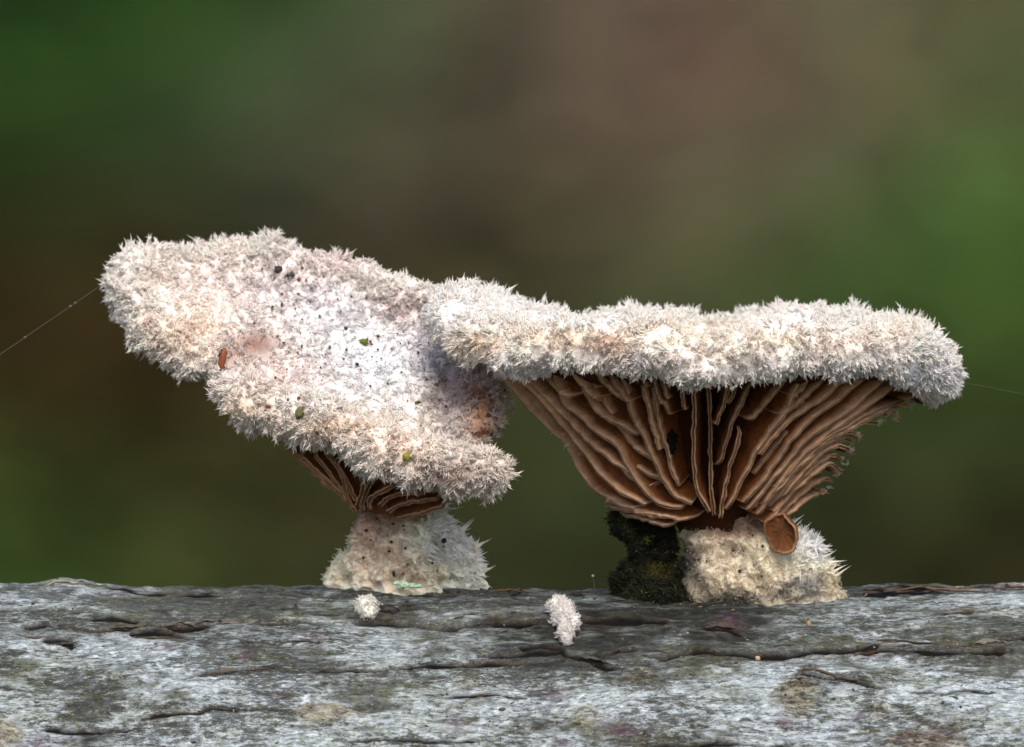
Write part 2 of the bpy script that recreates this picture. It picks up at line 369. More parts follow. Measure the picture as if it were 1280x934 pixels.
def log_fields(X, al):
    """X in cm, al angle -> radial offset, colour"""
    px = X * 250 + 640; py = log_py(al)
    front = (al > -.25) & (al < 1.75)
    Q = np.stack([X, al * LR, 0 * X], -1)
    wx = px + 7 * noise(Q * 2.2, 1) + 3 * noise(Q * 9, 2); wy = py + 5 * noise(Q * [2.5, 4, 1], 3) + 1.8 * noise(Q * [9, 14, 1], 4)
    st = Q * [5, 18, 1]
    d = .018 * fbm(Q * [.8, 1.6, 1], 3, 6) + .016 * fbm(Q * [3, 7, 1], 4, 8) + .007 * ridged(st, 3, 10)
    # lichen crust
    tone = fbm(Q * [1.4, 3.0, 1], 4, 12) * .8 + .38 * fbm(Q * [8, 18, 1], 4, 15)
    lich = sstep(-.30, .26, tone + .10 + .25 * sstep(800, 880, py) - .22 * sstep(790, 750, py))
    grain = fbm(Q * [22, 52, 1], 3, 21)
    white = lin(194, 207, 216) * .84; grey = lin(102, 107, 106); dk = lin(40, 40, 36)
    c = grey + (white - grey) * lich[..., None]
    c = c * (1 + .38 * np.clip(grain, -1, 1))[..., None]
    # greenish algae film
    gr = sstep(.12, .5, fbm(Q * [2.2, 6, 1], 4, 31)) * .55 + sstep(.3, .5, fbm(Q * [14, 30, 1], 2, 33)) * .45
    c = c + (lin(112, 116, 62) - c) * np.clip(gr, 0, 1)[..., None] * .38
    d += .006 * lich
    # dark grime
    w = np.zeros(px.shape)
    for (a, b, rx, ry, s) in DARK:
        q = ((wx - a) / rx) ** 2 + ((wy - b) / ry) ** 2
        w = np.maximum(w, s * np.exp(-q * .8) * (1.3 + .7 * fbm(Q * [5, 14, 1], 3, 41)))
    w = np.clip(w + .55 * sstep(.25, .6, fbm(Q * [6, 20, 1], 4, 43)) * (1 - lich * .5), 0, .96)
    gdk = dk * (1 + .6 * np.clip(grain, -1, 1))[..., None]
    c = c + (gdk - c) * (w * np.where(front, 1, .6))[..., None]
    for (a, b, r) in PURPLE:
        q = np.exp(-((wx - a) / r) ** 2 - ((wy - b) / (r * .55)) ** 2) * np.clip(.75 + 1.1 * fbm(Q * [12, 26, 1], 2, 51), 0, 1)
        c = c + (lin(92, 62, 84) - c) * (.75 * q)[..., None]
    # cracks with raised, weathered lips
    for k, (poly, wd, dep, lip, rust) in enumerate(CRACKS):
        P = np.asarray(poly)
        m = front & (px > P[:, 0].min() - 40) & (px < P[:, 0].max() + 40) & (py > P[:, 1].min() - 40) & (py < P[:, 1].max() + 40)
        if not m.any(): continue
        dd, sg, tt = polydist(wx[m], wy[m], poly, 1.0)
        endt = sstep(0, .12, tt) * sstep(0, .12, 1 - tt) * .85 + .15
        width = .75 * wd * endt * (1 + .9 * noise(Q[m] * [6, 6, 1], 60 + k))
        width = np.maximum(width, .9)
        cr = 1 - sstep(width * .55, width * 1.1, dd)
        lp = np.exp(-((sg + width * 2.3) / (width * 1.9 + 1)) ** 2) * endt
        lp2 = np.exp(-((sg - width * 1.9) / (width * 1.2)) ** 2) * (dd < width * 6) * endt
        d[m] += -.40 * dep * cr + .16 * lip * lp * (1 + .9 * noise(Q[m] * [9, 20, 1], 80 + k))
        cc = c[m]
        bark = lin(86, 76, 66) * (1 + .5 * fbm(Q[m] * [10, 40, 1], 2, 71))[:, None]
        rusty = lin(120, 82, 56) * (1 + .5 * fbm(Q[m] * [8, 40, 1], 2, 72))[:, None]
        bc = bark + (rusty - bark) * rust
        side = (1 - sstep(width * 1.0, width * 2.2, dd)) * np.clip(.7 + .9 * noise(Q[m] * [10, 26, 1], 281 + k), 0, 1)
        cc = cc + (bc - cc) * np.clip(side * .5, 0, 1)[:, None]
        cc = cc + (lin(16, 14, 13) - cc) * (cr * .97)[:, None]
        c[m] = cc
    for (a, b, rx, ry, kd) in KNOTS:
        q = np.sqrt(((wx - a) / rx) ** 2 + ((wy - b) / ry) ** 2)
        m = (q < 2) & front
        if not m.any(): continue
        qq = q[m]; rings = np.sin(np.hypot((wx[m] - a) / rx * .55, (wy[m] - b) / ry) * 17 + 4 * fbm(Q[m] * [6, 10, 1], 3, 91))
        mask = (1 - sstep(.45, 1.2, qq + .45 * fbm(Q[m] * [5, 12, 1], 3, 99)))
        d[m] += mask * (.016 + .005 * rings + .016 * fbm(Q[m] * [8, 34, 1], 3, 94))
        base = {'dark': lin(58, 54, 48), 'pale': lin(140, 132, 112), 'rust': lin(122, 104, 90), 'cream': lin(160, 154, 132)}[kd]
        bc = base * (1 + .30 * rings + .7 * fbm(Q[m] * [10, 40, 1], 3, 95))[:, None]
        c[m] = c[m] + (np.clip(bc, .01, 1) - c[m]) * (mask * (.75 if kd != 'cream' else .4))[:, None]
    # crusty hump and uneven skyline
    d += .018 * np.exp(-((px - 82) / 30) ** 4 - ((py - 734) / 14) ** 2) * (.8 + 1.2 * noise(Q * [9, 14, 1], 96))
    d += .020 * np.exp(-((al + .02) / .22) ** 2) * (sstep(420, 60, px) + sstep(1060, 1180, px)) + .012 * np.exp(-((al + .05) / .2) ** 2) * fbm(Q * [6, 5, 1], 3, 97)
    return d, np.clip(c, .008, .75)
def log_point(X, al, d):
    R_ = LR + d
    return np.stack([X, LAX[1] - R_ * np.sin(al), LAX[2] + R_ * np.cos(al)], -1)
xs = np.concatenate([np.linspace(-16, -3.0, 90)[:-1], np.linspace(-3.0, 3.0, 900), np.linspace(3.0, 16, 90)[1:]])
als = np.concatenate([np.linspace(-math.pi, -.30, 40)[:-1], np.linspace(-.30, 1.20, 350), np.linspace(1.20, math.pi, 36)[1:-1]])
LXg, LAg = np.meshgrid(xs, als, indexing='ij')
ld, lcol = log_fields(LXg, LAg)
LG = log_point(LXg, LAg, ld)
LGV = LG.reshape(-1, 3); LGF = gridfaces(len(xs), len(als), False, True)[:, ::-1]
log = empty("fallen_log", (0, LAX[1], LAX[2] - LR), "weathered grey branch log with pale lichen crust, carrying the two fuzzy mushrooms", "log")
bark = obj("bark", LGV, LGF, M_bark, log, lcol.reshape(-1, 3))
for e in (0, len(xs) - 1):                # sawn ends, far outside the picture
    ring = LG[e]; ctr = ring.mean(0)
    V = np.concatenate([ring, [ctr]]); n = len(ring)
    F = np.stack([np.arange(n), (np.arange(n) + 1) % n, np.full(n, n)], 1)
    if e: F = F[:, ::-1]
    obj("cut_end", V, F, M_flake, log, np.tile(lin(150, 125, 95), (n + 1, 1)))
sub = LG[(np.abs(xs) < 3.3)][::2][:, (als > -.3) & (als < 1.2)][:, ::2]
LBV = bvh_of(sub.reshape(-1, 3), gridfaces(*sub.shape[:2]))
def log_hit(px, py): return shoot(LBV, px, py)
def blob(center, r, axes, seed, amp=.3, nu=22, nv=14, freq=1.6):
    u = np.linspace(0, 2 * math.pi, nu, endpoint=False); v = np.linspace(.0, math.pi, nv)
    U, Vv = np.meshgrid(u, v, indexing='ij')
    D = np.stack([np.cos(U) * np.sin(Vv), np.sin(U) * np.sin(Vv), np.cos(Vv)], -1)
    k = 1 + amp * fbm(D * freq, 3, seed)
    A = np.asarray(axes)                  # rows: three scaled axis vectors
    P = center + r * (D * k[..., None]) @ A
    return P.reshape(-1, 3), gridfaces(nu, nv, True, False)[:, ::-1]

# loose bark flakes along the cracks: curled strips standing off the log
FLAKES = [([(1085, 802), (1110, 800), (1140, 803), (1186, 806), (1232, 810)], 8, (92, 74, 60), 0.030), ([(1218, 803), (1242, 801), (1263, 805)], 7, (130, 122, 112), .03), ([(996, 838), (1015, 836), (1046, 845), (1075, 850)], 6, (98, 78, 62), .025),
          ([(978, 852), (998, 846), (1020, 848)], 6, (120, 104, 88), .02), ([(250, 843), (290, 838), (345, 835)], 4, (104, 84, 68), .016), ([(1105, 739), (1150, 736), (1190, 738), (1236, 740)], 5, (126, 92, 66), .03), ([(612, 739), (640, 737), (672, 739)], 4, (138, 96, 66), .02),
          ([(135, 784), (165, 783), (195, 777)], 6, (92, 82, 72), .03), ([(200, 783), (225, 779), (245, 783)], 6, (110, 98, 88), .03), ([(240, 780), (270, 777), (300, 779)], 6, (100, 92, 82), .03), ([(560, 776), (590, 768), (612, 768)], 5, (96, 92, 84), .025), ([(165, 797), (195, 798), (225, 796)], 6, (70, 60, 50), .025),
          ([(62, 805), (80, 805), (98, 803)], 5, (78, 68, 58), .025), ([(712, 820), (740, 822), (765, 831)], 5, (70, 68, 64), .02), ([(18, 792), (40, 797), (60, 795)], 6, (100, 94, 82), .02), ([(160, 833), (195, 835), (120, 834)][:2], 2, (130, 104, 60), .01), ([(1184, 763), (1200, 762), (1216, 763)], 3, (110, 84, 54), .015), ([(880, 784), (905, 781), (922, 786)], 6, (84, 64, 58), .025), ([(1241, 736), (1262, 733), (1290, 735)], 6, (112, 78, 62), .03), ([(54, 733), (75, 727), (105, 730)], 6, (170, 160, 120), .025)]
for k, (pl, wd, colr, lift) in enumerate(FLAKES):
    n, m = 22, 6
    P2 = spline(pl, n); t = np.linspace(0, 1, n); tw = np.sin(np.clip(t, .03, .97) * math.pi) ** .5
    G = []; ok = True
    for i in range(n):
        h, nn = log_hit(P2[i, 0], max(P2[i, 1], 743))
        if h is None: ok = False; break
        row = []
        down = np.cross(nn, [1, 0, 0]); down = down if down[2] < 0 else -down
        for j in range(m):
            s = j / (m - 1)
            w = (s - .5) * wd * .004 * tw[i] * 1.0 * (1 + .9 * float(noise(np.array([i * .35, k * 3.3, 0.]), 7)))
            lf = .55 * lift * tw[i] * (.2 + .8 * math.sin(s * math.pi * .62) ** 1.2) * (1 + .9 * float(noise(np.array([i * .3, k * 2.3, j * .3]), 8)))
            row.append(h + down * w + nn * (lf - .004) + np.array([0, 0, 1]) * (743 - P2[i, 1]) * .004 * (P2[i, 1] < 743))
        for j in range(m - 1, -1, -1):
            row.append(row[j] - nn * .007 * (.4 + tw[i]) + down * -.001)
        G.append(row)
    if not ok: continue
    G = np.array(G)
    base_ = lin(*colr) * .75; base_ = base_ * .55 + base_.mean() * .45 * np.array([1.05, 1, .93])
    c = base_ * (1 + .45 * fbm(G.reshape(-1, 3) * [6, 30, 30], 3, k))[:, None]
    obj("bark_flake", G.reshape(-1, 3), gridfaces(n, 2 * m, False, True), M_flake, log, c)

# ------------------------------------------------------------------ fuzz: tufts of tapered, forking hairs
def hairs(roots, dirs, length, rad, col_root, col_tip, bend=None, sides=3):
    n = len(roots)
    d = nrm(dirs); a = nrm(np.cross(d, rng.normal(size=(n, 3)))); b = np.cross(d, a)
    L = length[:, None]
    bend = np.zeros((n, 3)) if bend is None else bend
    p1 = roots + d * L * .5 + bend * L * .12; p2 = roots + d * L + bend * L * .45
    V = []
    for k in range(sides):
        q = 2 * math.pi * k / sides
        o = a * math.cos(q) + b * math.sin(q)
        V += [roots + o * rad[:, None], p1 + o * rad[:, None] * .72]
    V.append(p2)
    V = np.stack(V, 1); nv = V.shape[1]
    f = []
    for k in range(sides):
        k2 = (k + 1) % sides
        f += [[2 * k, 2 * k2, 2 * k2 + 1], [2 * k, 2 * k2 + 1, 2 * k + 1], [2 * k + 1, 2 * k2 + 1, nv - 1]]
    F = (np.arange(n) * nv)[:, None, None] + np.array(f)[None]
    mid = col_root * .45 + col_tip * .55
    C = np.stack([col_root, mid] * sides + [col_tip], 1)
    return V.reshape(-1, 3), F.reshape(-1, 3), C.reshape(-1, 3)
def tufts(P, D, L, m, splay, rad, spread, cfun, tip=(.93, .93, .93), tipmix=.5, bend=None):
    """P tuft roots, D tuft directions, L tuft lengths, m hairs each"""
    n = len(P)
    R = np.repeat(P, m, 0) + rng.normal(0, spread, (n * m, 3))
    Dd = nrm(np.repeat(nrm(D), m, 0) + rng.normal(0, splay, (n * m, 3)))
    Ln = np.repeat(L, m) * rng.uniform(.55, 1.08, n * m)
    bd = rng.normal(0, .35, (n * m, 3))
    if bend is not None: bd = bd + np.repeat(bend, m, 0)
    cr = np.repeat(cfun(P), m, 0)
    cr = cr * rng.uniform(.88, 1.06, (n * m, 1))
    ct = cr + (np.array(tip) - cr) * tipmix
    return hairs(R - Dd * .008, Dd, Ln, np.full(n * m, rad) * rng.uniform(.75, 1.25, n * m), cr, ct, bd)
def antlers(P, D, L, cfun, stalks=3, forks=8, rad=.0048, tip=(.95, .93, .89), bend=None):
    """frosty tufts: a stout matted stalk that breaks up into short pointed forks"""
    n = len(P); D = nrm(D)
    A = tufts(P, D, L * .80, stalks, .13, rad, .006, cfun, tip=tip, tipmix=.5, bend=bend)
    f = rng.uniform(.25, .62, (n * forks, 1))
    Dm = np.repeat(D, forks, 0); Lm = np.repeat(L, forks)
    R = np.repeat(P, forks, 0) + Dm * (Lm[:, None] * f) + rng.normal(0, .004, (n * forks, 3))
    if bend is not None: R = R + np.repeat(bend, forks, 0) * (Lm[:, None] * f * f * .3)
    Df = nrm(Dm + rng.normal(0, .42, R.shape))
    cr = np.repeat(cfun(P), forks, 0) * rng.uniform(.92, 1.06, (n * forks, 1)); ct = cr + (np.array(tip) - cr) * .75
    cr = cr + (ct - cr) * .35
    B = hairs(R - Df * .006, Df, Lm * rng.uniform(.28, .60, n * forks), np.full(n * forks, rad * .72) * rng.uniform(.75, 1.2, n * forks), cr, ct, rng.normal(0, .35, R.shape))
    return merge([A, B])
def sample_grid(G, dens, n, wrap=True):
    """n random points on grid G (nu,nv,3) with density weights dens (nu,nv)"""
    nu, nv = G.shape[:2]
    A = np.roll(G, -1, 0) if wrap else G[1:]
    G0 = G if wrap else G[:-1]; dn = dens if wrap else dens[:-1]
    area = np.linalg.norm(np.cross(A[:, :-1] - G0[:, :-1], G0[:, 1:] - G0[:, :-1]), axis=-1)
    w = (area * dn[:, :-1]).ravel(); w = w / w.sum()
    idx = rng.choice(len(w), n, p=w); i, j = idx // (nv - 1), idx % (nv - 1)
    a, b = rng.random((n, 1)), rng.random((n, 1))
    i2 = (i + 1) % nu
    P = (1 - a) * (1 - b) * G[i, j] + a * (1 - b) * G[i2, j] + (1 - a) * b * G[i, j + 1] + a * b * G[i2, j + 1]
    return P, i, j
def patches(px, py, base, lst):
    c = np.broadcast_to(base, px.shape + (3,)).copy()
    for (a, b, rx, ry, col, s) in lst:
        q = np.exp(-((px - a) / rx) ** 2 - ((py - b) / ry) ** 2) * s
        c = c + (lin(*col) - c) * q[..., None]
    return c

# ------------------------------------------------------------------ caps
def cap_grid(rim, C, N, nphi, ntop, nroll, bulge, under, seed, lump=.02, top_lift=1.0):
    """rim: rows (x,y,z,r) around; returns grid (nphi, nt, 3) and section coordinate"""
    R = spline(rim, nphi, True)
    L, r = R[:, :3], R[:, 3:4]
    T = nrm(np.roll(L, -1, 0) - np.roll(L, 1, 0))
    e = nrm(np.cross(T, N)); out = L - C
    e = np.where((e * out).sum(-1, keepdims=True) < 0, -e, e)
    k = 9; es = sum(np.roll(e, j, 0) for j in range(-k, k + 1)); e = nrm(es)
    n = nrm(np.cross(e, T)); n = np.where((n * N).sum(-1, keepdims=True) < 0, -n, n)
    cols = []
    top = L + n * r
    for s in np.linspace(0.02, 1, ntop, endpoint=False):
        cols.append(C + (top - C) * s + N * np.asarray(bulge(s, L)).reshape(-1, 1))
    for a in np.linspace(math.pi / 2, -math.pi * .62, nroll):
        cols.append(L + r * (math.cos(a) * e + math.sin(a) * n))
    last = cols[-1]
    for u in under: cols.append(u(last))
    G = np.stack(cols, 1)
    nn = gridnormals(G)
    if (nn[:, ntop // 2] @ N).mean() < 0: nn = -nn
    nt_ = G.shape[1]
    fade = np.ones(nt_); fade[ntop + nroll:] = .3
    Q = G
    disp = lump * fbm(Q * 5, 3, seed) + lump * .6 * fbm(Q * 16, 2, seed + 5)
    G = G + nn * (disp * fade[None])[..., None]
    return G, gridnormals(G), e, n, L, r
def orient(nn, G, ref):
    s = (nn[:, :40] * ref).sum(-1).mean()
    return nn if s > 0 else -nn

# =========================== LEFT MUSHROOM
def dL(px, py): return .12 + (450 - py) / 250 * 1.05
RIML = [(165, 352, 24, 0), (184, 398, 26, 0), (234, 438, 26, 0), (286, 460, 22, .04), (308, 496, 28, -.05), (350, 513, 33, -.10), (410, 525, 33, -.12), (470, 555, 34, -.1), (530, 577, 33, -.08), (580, 592, 27, -.06), (610, 594, 21, -.04),
        (586, 566, 12, .0), (594, 540, 18, .02), (606, 508, 20, .02), (606, 478, 16, .05), (590, 440, 16, .1), (565, 400, 16, .15), (532, 382, 16, .15), (470, 360, 15, .1), (410, 338, 15, .05), (330, 319, 15, 0), (250, 325, 15, 0), (195, 330, 18, 0)]
rimL = np.array([np.append(Wp(a, b, dL(a, b) + o), r * .004) for a, b, r, o in RIML])
NL = nrm(np.array([0.02, -.70, .72]))
CL = Wp(415, 440, dL(415, 440) + .02)
stemL_top = Wp(494, 640, .06)
def under_to(center, rx, ry, f):
    def g(last):
        ang = np.arctan2(last[:, 1] - center[1], last[:, 0] - center[0])
        ring = center + np.stack([rx * np.cos(ang), ry * np.sin(ang), 0 * ang], -1)
        return last + (ring - last) * f
    return g
GL, nLg, eL, nL2, LL, rL = cap_grid(rimL, CL, NL, 420, 90, 26, lambda s, L: -.07 * math.sin(math.pi * min(1, s)) - .13 * math.exp(-((s - .76) / .11) ** 2) * sstep(1.15, .85, L[:, 2]) * sstep(-1.5, -1.2, L[:, 0]), [under_to(stemL_top, .15, .12, f) for f in np.linspace(.08, 1, 24)], 11, lump=.040)
nLg = orient(nLg, GL, NL)
LP = [(330, 350, 60, 40, (214, 206, 210), .6), (250, 350, 70, 40, (228, 216, 214), .6), (400, 380, 60, 40, (214, 206, 212), .6), (470, 450, 80, 55, (212, 216, 222), .9), (430, 400, 60, 40, (214, 214, 218), .7), (320, 430, 38, 22, (128, 96, 88), .95), (295, 447, 24, 18, (136, 100, 84), .8),
      (572, 480, 34, 40, (146, 130, 138), .9), (540, 440, 30, 30, (196, 190, 200), .7), (600, 512, 26, 42, (172, 124, 92), .97), (598, 490, 18, 9, (116, 68, 46), .95), (602, 540, 16, 9, (130, 74, 52), .95), (560, 592, 50, 18, (140, 114, 104), .9),  # first entry: the right cap's cast shadow, painted in as mauve grey
      (350, 470, 60, 18, (224, 204, 200), .6), (300, 510, 40, 22, (232, 208, 186), .6), (420, 535, 60, 18, (230, 206, 186), .7), (500, 560, 40, 22, (226, 200, 180), .6), (230, 420, 40, 24, (232, 206, 182), .7), (240, 390, 40, 26, (236, 220, 206), .5), (190, 370, 30, 30, (238, 232, 226), .6), (420, 330, 50, 14, (214, 196, 198), .6), (500, 385, 40, 20, (212, 192, 194), .6), (200, 350, 20, 10, (196, 176, 170), .5), (185, 400, 10, 8, (190, 150, 130), .5), (238, 417, 8, 8, (170, 110, 80), .8)]
def colL(P):
    px, py = pix(P)
    c = patches(px, py, lin(236, 229, 224), LP)
    return np.clip(c * (1 + .12 * fbm(P * 12, 3, 61))[..., None], .02, .85)
mushL_base = Wp(512, 738, .15)
mushL = empty("split_gill_mushroom", mushL_base, "smaller tilted fuzzy white mushroom on the left, its cap top facing the camera", "mushroom", "mushrooms growing on the log")
GLv = GL.reshape(-1, 3); GLf = gridfaces(*GL.shape[:2], True, False)
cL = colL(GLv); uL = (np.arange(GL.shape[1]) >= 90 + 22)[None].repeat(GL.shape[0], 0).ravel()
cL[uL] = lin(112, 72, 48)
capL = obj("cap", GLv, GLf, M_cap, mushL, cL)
BL = bvh_of(GLv, GLf)

def cap_fuzz(G, nn, N, ntop, nroll, colf, parent, ntop_t, nrim_t, toplen, rimlen, e, droop, topdens=None):
    nu, nv = G.shape[:2]
    J = np.arange(nv)
    sec = np.where(J < ntop, J / ntop, 1.0)
    parts = []
    # matted top
    dens = np.broadcast_to(np.where(J < ntop, 1.0, 0.0), (nu, nv)).copy()
    if topdens is not None: dens *= topdens(G)
    P, i, j = sample_grid(G, dens, ntop_t)
    n = nn[i, j]; edge = sstep(.62, .97, sec[j])
    lay = nrm(np.cross(n, rng.normal(size=n.shape)))
    D = n * (.40 + .6 * edge[:, None]) + lay * (.75 - .5 * edge[:, None]) + e[i] * .35 * edge[:, None] + rng.normal(0, .2, n.shape)
    clump = np.clip(.75 + .7 * fbm(P * 9, 2, 77), .25, 1.4)
    Ln = (toplen + (rimlen * .85 - toplen) * edge) * clump * rng.uniform(.6, 1.3, len(P))
    e_ = edge > .55
    parts.append(tufts(P[~e_], D[~e_], Ln[~e_], 6, .34, .0045, .0075, colf, tipmix=.45)); parts.append(antlers(P[e_], D[e_], Ln[e_] * 1.05, colf, 2, 7, .0048))
    # dense rim fringe
    dens = np.broadcast_to(((J >= ntop - 8) & (J < ntop + nroll - 4)).astype(float), (nu, nv)).copy()
    if topdens is not None: dens *= topdens(G)
    P, i, j = sample_grid(G, dens, nrim_t)
    # gather roots into clumps so the fringe reads as bunches with gaps
    jit = np.stack([noise(P * 14, 1), noise(P * 14, 2), noise(P * 14, 3)], -1) * .022
    P = P + jit - nn[i, j] * (jit * nn[i, j]).sum(-1, keepdims=True)
    n = nn[i, j]
    bun = np.stack([noise(P * 11, 21), noise(P * 11, 22), noise(P * 11, 23)], -1)
    down = np.array([0, 0, -1.0])
    under = sstep(.0, -.8, (n * N).sum(-1))
    D = n + down * (droop * (.25 + .75 * sstep(.8, -.3, n[:, 2])))[:, None] + .8 * bun + rng.normal(0, .16, n.shape)
    Ln = rimlen * rng.uniform(.45, 1.2, len(P)) * (1 + .55 * fbm(P * 9, 2, 31)) * (1 - .25 * under)
    parts.append(antlers(P, D, Ln, colf, bend=np.tile(down * .12, (len(P), 1))))
    P, i, j = sample_grid(G, dens, nrim_t)      # short under-wool
    parts.append(tufts(P, nn[i, j] + down * .2 + rng.normal(0, .35, P.shape), rimlen * rng.uniform(.2, .42, len(P)), 5, .45, .0048, .010, colf, tipmix=.3))
    V, F, C = merge(parts)
    o = obj("fuzz", V, F, M_fuzz, parent, np.clip(C, .02, .94)); o["kind"] = "stuff"
    return o
def baldL(P):
    """worn places with little wool"""
    px, py = pix(P); b = np.ones(px.shape)
    for (a, c, rx, ry, k) in [(598, 515, 17, 34, .9), (322, 432, 36, 20, .85), (288, 452, 16, 16, .7), (575, 480, 26, 30, .6), (470, 455, 70, 44, .6), (400, 400, 70, 40, .35), (565, 592, 30, 10, .5)]:
        b = b * (1 - k * np.exp(-((px - a) / rx) ** 4 - ((py - c) / ry) ** 4))
    return b
def fuzz_colL(P):
    c = colL(P); return np.clip(c * 1.14, .02, .94)
cap_fuzz(GL, nLg, NL, 90, 26, fuzz_colL, capL, 6400, 3900, .034, .060, eL, .45, lambda P: baldL(P))

# ---- gills
def make_gill(edge, rootp, parent, col=(132, 88, 56), ecol=(172, 138, 110), th=.016, fl=.026, taper=(.2, .25), seed=0, n=30, name="gill", wave=.012):
    E = spline(edge, n); Rr = spline(rootp, n)
    t = np.linspace(0, 1, n)
    k = np.minimum(sstep(0, taper[0], t + .02), sstep(0, taper[1], 1 - t + .02))[:, None]
    E = Rr + (E - Rr) * (.12 + .88 * k)
    q = np.stack([t * 7 + seed * 3.1, t * 0 + seed, t * 0], -1)
    T = nrm(np.gradient(E, axis=0)); w = nrm(Rr - E); s = nrm(np.cross(T, w))
    E = E + s * (wave * noise(q, 3) + .5 * wave * noise(q * 3.7, 6) + .2 * wave * noise(q * 9, 16))[:, None] + w * (.010 * noise(q * 2.2, 5))[:, None]
    dep = np.linalg.norm(Rr - E, axis=-1, keepdims=True)
    def mid(f, sg, ww): return E + (Rr - E) * f + s * (sg * ww / 2) + s * (wave * .8 * math.sin(f * 3) * noise(q * 1.3, 8))[:, None]
    flv = fl * (1 + .5 * noise(q * 2.6, 9))[:, None]
    rows = [Rr + s * th, mid(.6, 1, th * 1.1), mid(.16, 1, th), E + s * flv * .60 + w * .005, E + s * flv * .32 - w * .003, E + w * .020, E - s * flv * .32 - w * .003, E - s * flv * .60 + w * .005, mid(.16, -1, th), mid(.6, -1, th * 1.1), Rr - s * th]
    G = np.stack(rows, 1); m = G.shape[1]
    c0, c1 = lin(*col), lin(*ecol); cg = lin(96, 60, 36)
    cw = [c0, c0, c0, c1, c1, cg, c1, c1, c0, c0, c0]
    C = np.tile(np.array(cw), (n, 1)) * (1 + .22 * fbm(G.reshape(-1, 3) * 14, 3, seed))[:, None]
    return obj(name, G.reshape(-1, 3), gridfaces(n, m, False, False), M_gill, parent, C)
# left gills: a lip of gills under the near edge, running to the stem
gillsL = [([(376, 552), (391, 573), (414, 590), (430, 606), (444, 622)], .02), ([(392, 552), (411, 576), (429, 599), (441, 619), (452, 632)], -.06), ([(408, 556), (428, 580), (440, 600), (452, 622)], -.12), ([(424, 562), (431, 588), (441, 616), (452, 634)], -.16),
          ([(456, 574), (461, 594), (455, 612), (449, 626)], -.22), ([(470, 590), (463, 603), (457, 618), (462, 632)], -.20), ([(500, 596), (480, 603), (466, 614), (470, 634)], -.18), ([(540, 606), (512, 606), (488, 612), (474, 628)], -.2), ([(556, 612), (530, 614), (502, 620), (482, 636)], -.21), ([(560, 618), (540, 626), (515, 632), (490, 642)], -.2), ([(358, 540), (380, 566), (405, 588), (425, 606)], .1)]
UL = np.arange(GL.shape[1] - 1) >= 90 + 24
ufaces = GLf.reshape(GL.shape[0], GL.shape[1] - 1, 4)[:, UL].reshape(-1, 4)
BUL = bvh_of(GLv, ufaces)
for k, (pl, y) in enumerate(gillsL):
    P2 = spline(pl, 14); E, Rt = [], []
    for a, b in P2:
        p = Wp(a, b, 0.0); h, n, _, _ = BUL.ray_cast(Vector(CAMP), Vector(nrm(p - CAMP)))
        if h is None:
            q = Wp(a, b, .05); h, n, _, _ = BUL.find_nearest(Vector(q)); h = np.array(h); E.append(Wp(a, b, h[1])); Rt.append(h + np.array([.04, .03, .03])); continue
        h = np.array(h); n = np.array(n); n = n if n[1] < 0 else -n
        E.append(h + nrm(n + np.array([0, -.6, -.3])) * .07); Rt.append(h - n * .03)
    sm = lambda A: np.array([np.mean(A[max(0, i - 2):i + 3], axis=0) for i in range(len(A))])
    E = sm(np.array(E)); Rt = sm(np.array(Rt))
    make_gill(np.array(E), np.array(Rt), mushL, (134, 86, 52), (184, 144, 112), th=.012, fl=.022, taper=(.05, .1), seed=100 + k, wave=.003)

# ---- lumpy stems
def stem_grid(levels, yc, ratio, nphi, nz, seed, amp, freq, ridge, yshift=0, tilt=0):
    lv = spline(levels, nz)                # py, xl, xr
    ph = np.linspace(0, 2 * math.pi, nphi, endpoint=False)
    cx = (lv[:, 1] + lv[:, 2]) / 2; hw = (lv[:, 2] - lv[:, 1]) / 2
    cen = Wp(cx, lv[:, 0], np.full(nz, yc))
    G = cen[None] + np.stack([np.cos(ph)[:, None] * hw * .004, np.sin(ph)[:, None] * hw * .004 * ratio, 0 * ph[:, None] * hw], -1)
    N_ = np.stack([np.cos(ph)[:, None] + 0 * hw, np.sin(ph)[:, None] + 0 * hw, 0 * ph[:, None] * hw], -1)
    d = amp * fbm(G * freq, 4, seed) + ridge * ridged(G * np.array([1, 1, .75]) * 9, 3, seed + 9) - ridge * .8
    G = G + N_ * d[..., None]; G[..., 2] += .5 * amp * fbm(G * freq * 1.3, 3, seed + 30)
    return G
GS = stem_grid([(596, 470, 520), (612, 456, 545), (626, 449, 556), (640, 447, 562), (660, 441, 572), (680, 434, 586), (700, 424, 594), (718, 418, 600), (735, 415, 604), (760, 412, 608)], .20, .78, 220, 150, 5, .06, 5, .055)
def col_stemL(P):
    px, py = pix(P)
    c = patches(px, py, lin(242, 230, 208), [(470, 650, 40, 30, (206, 168, 146), .85), (484, 636, 44, 22, (140, 90, 58), .97), (514, 644, 30, 14, (150, 100, 64), .95), (455, 655, 20, 18, (196, 158, 138), .7), (440, 710, 40, 30, (226, 210, 190), .6), (490, 690, 40, 30, (204, 178, 156), .7), (568, 675, 58, 70, (254, 248, 228), .97), (520, 720, 40, 16, (170, 156, 138), .7)])
    return np.clip(c * (1 + .10 * fbm(P * 14, 3, 19))[..., None], .03, .82)
GSv = GS.reshape(-1, 3); GSf = gridfaces(220, 150, True, False)
stL = obj("stem", GSv, GSf, M_stem, mushL, col_stemL(GSv))
BSL = bvh_of(GSv, GSf)
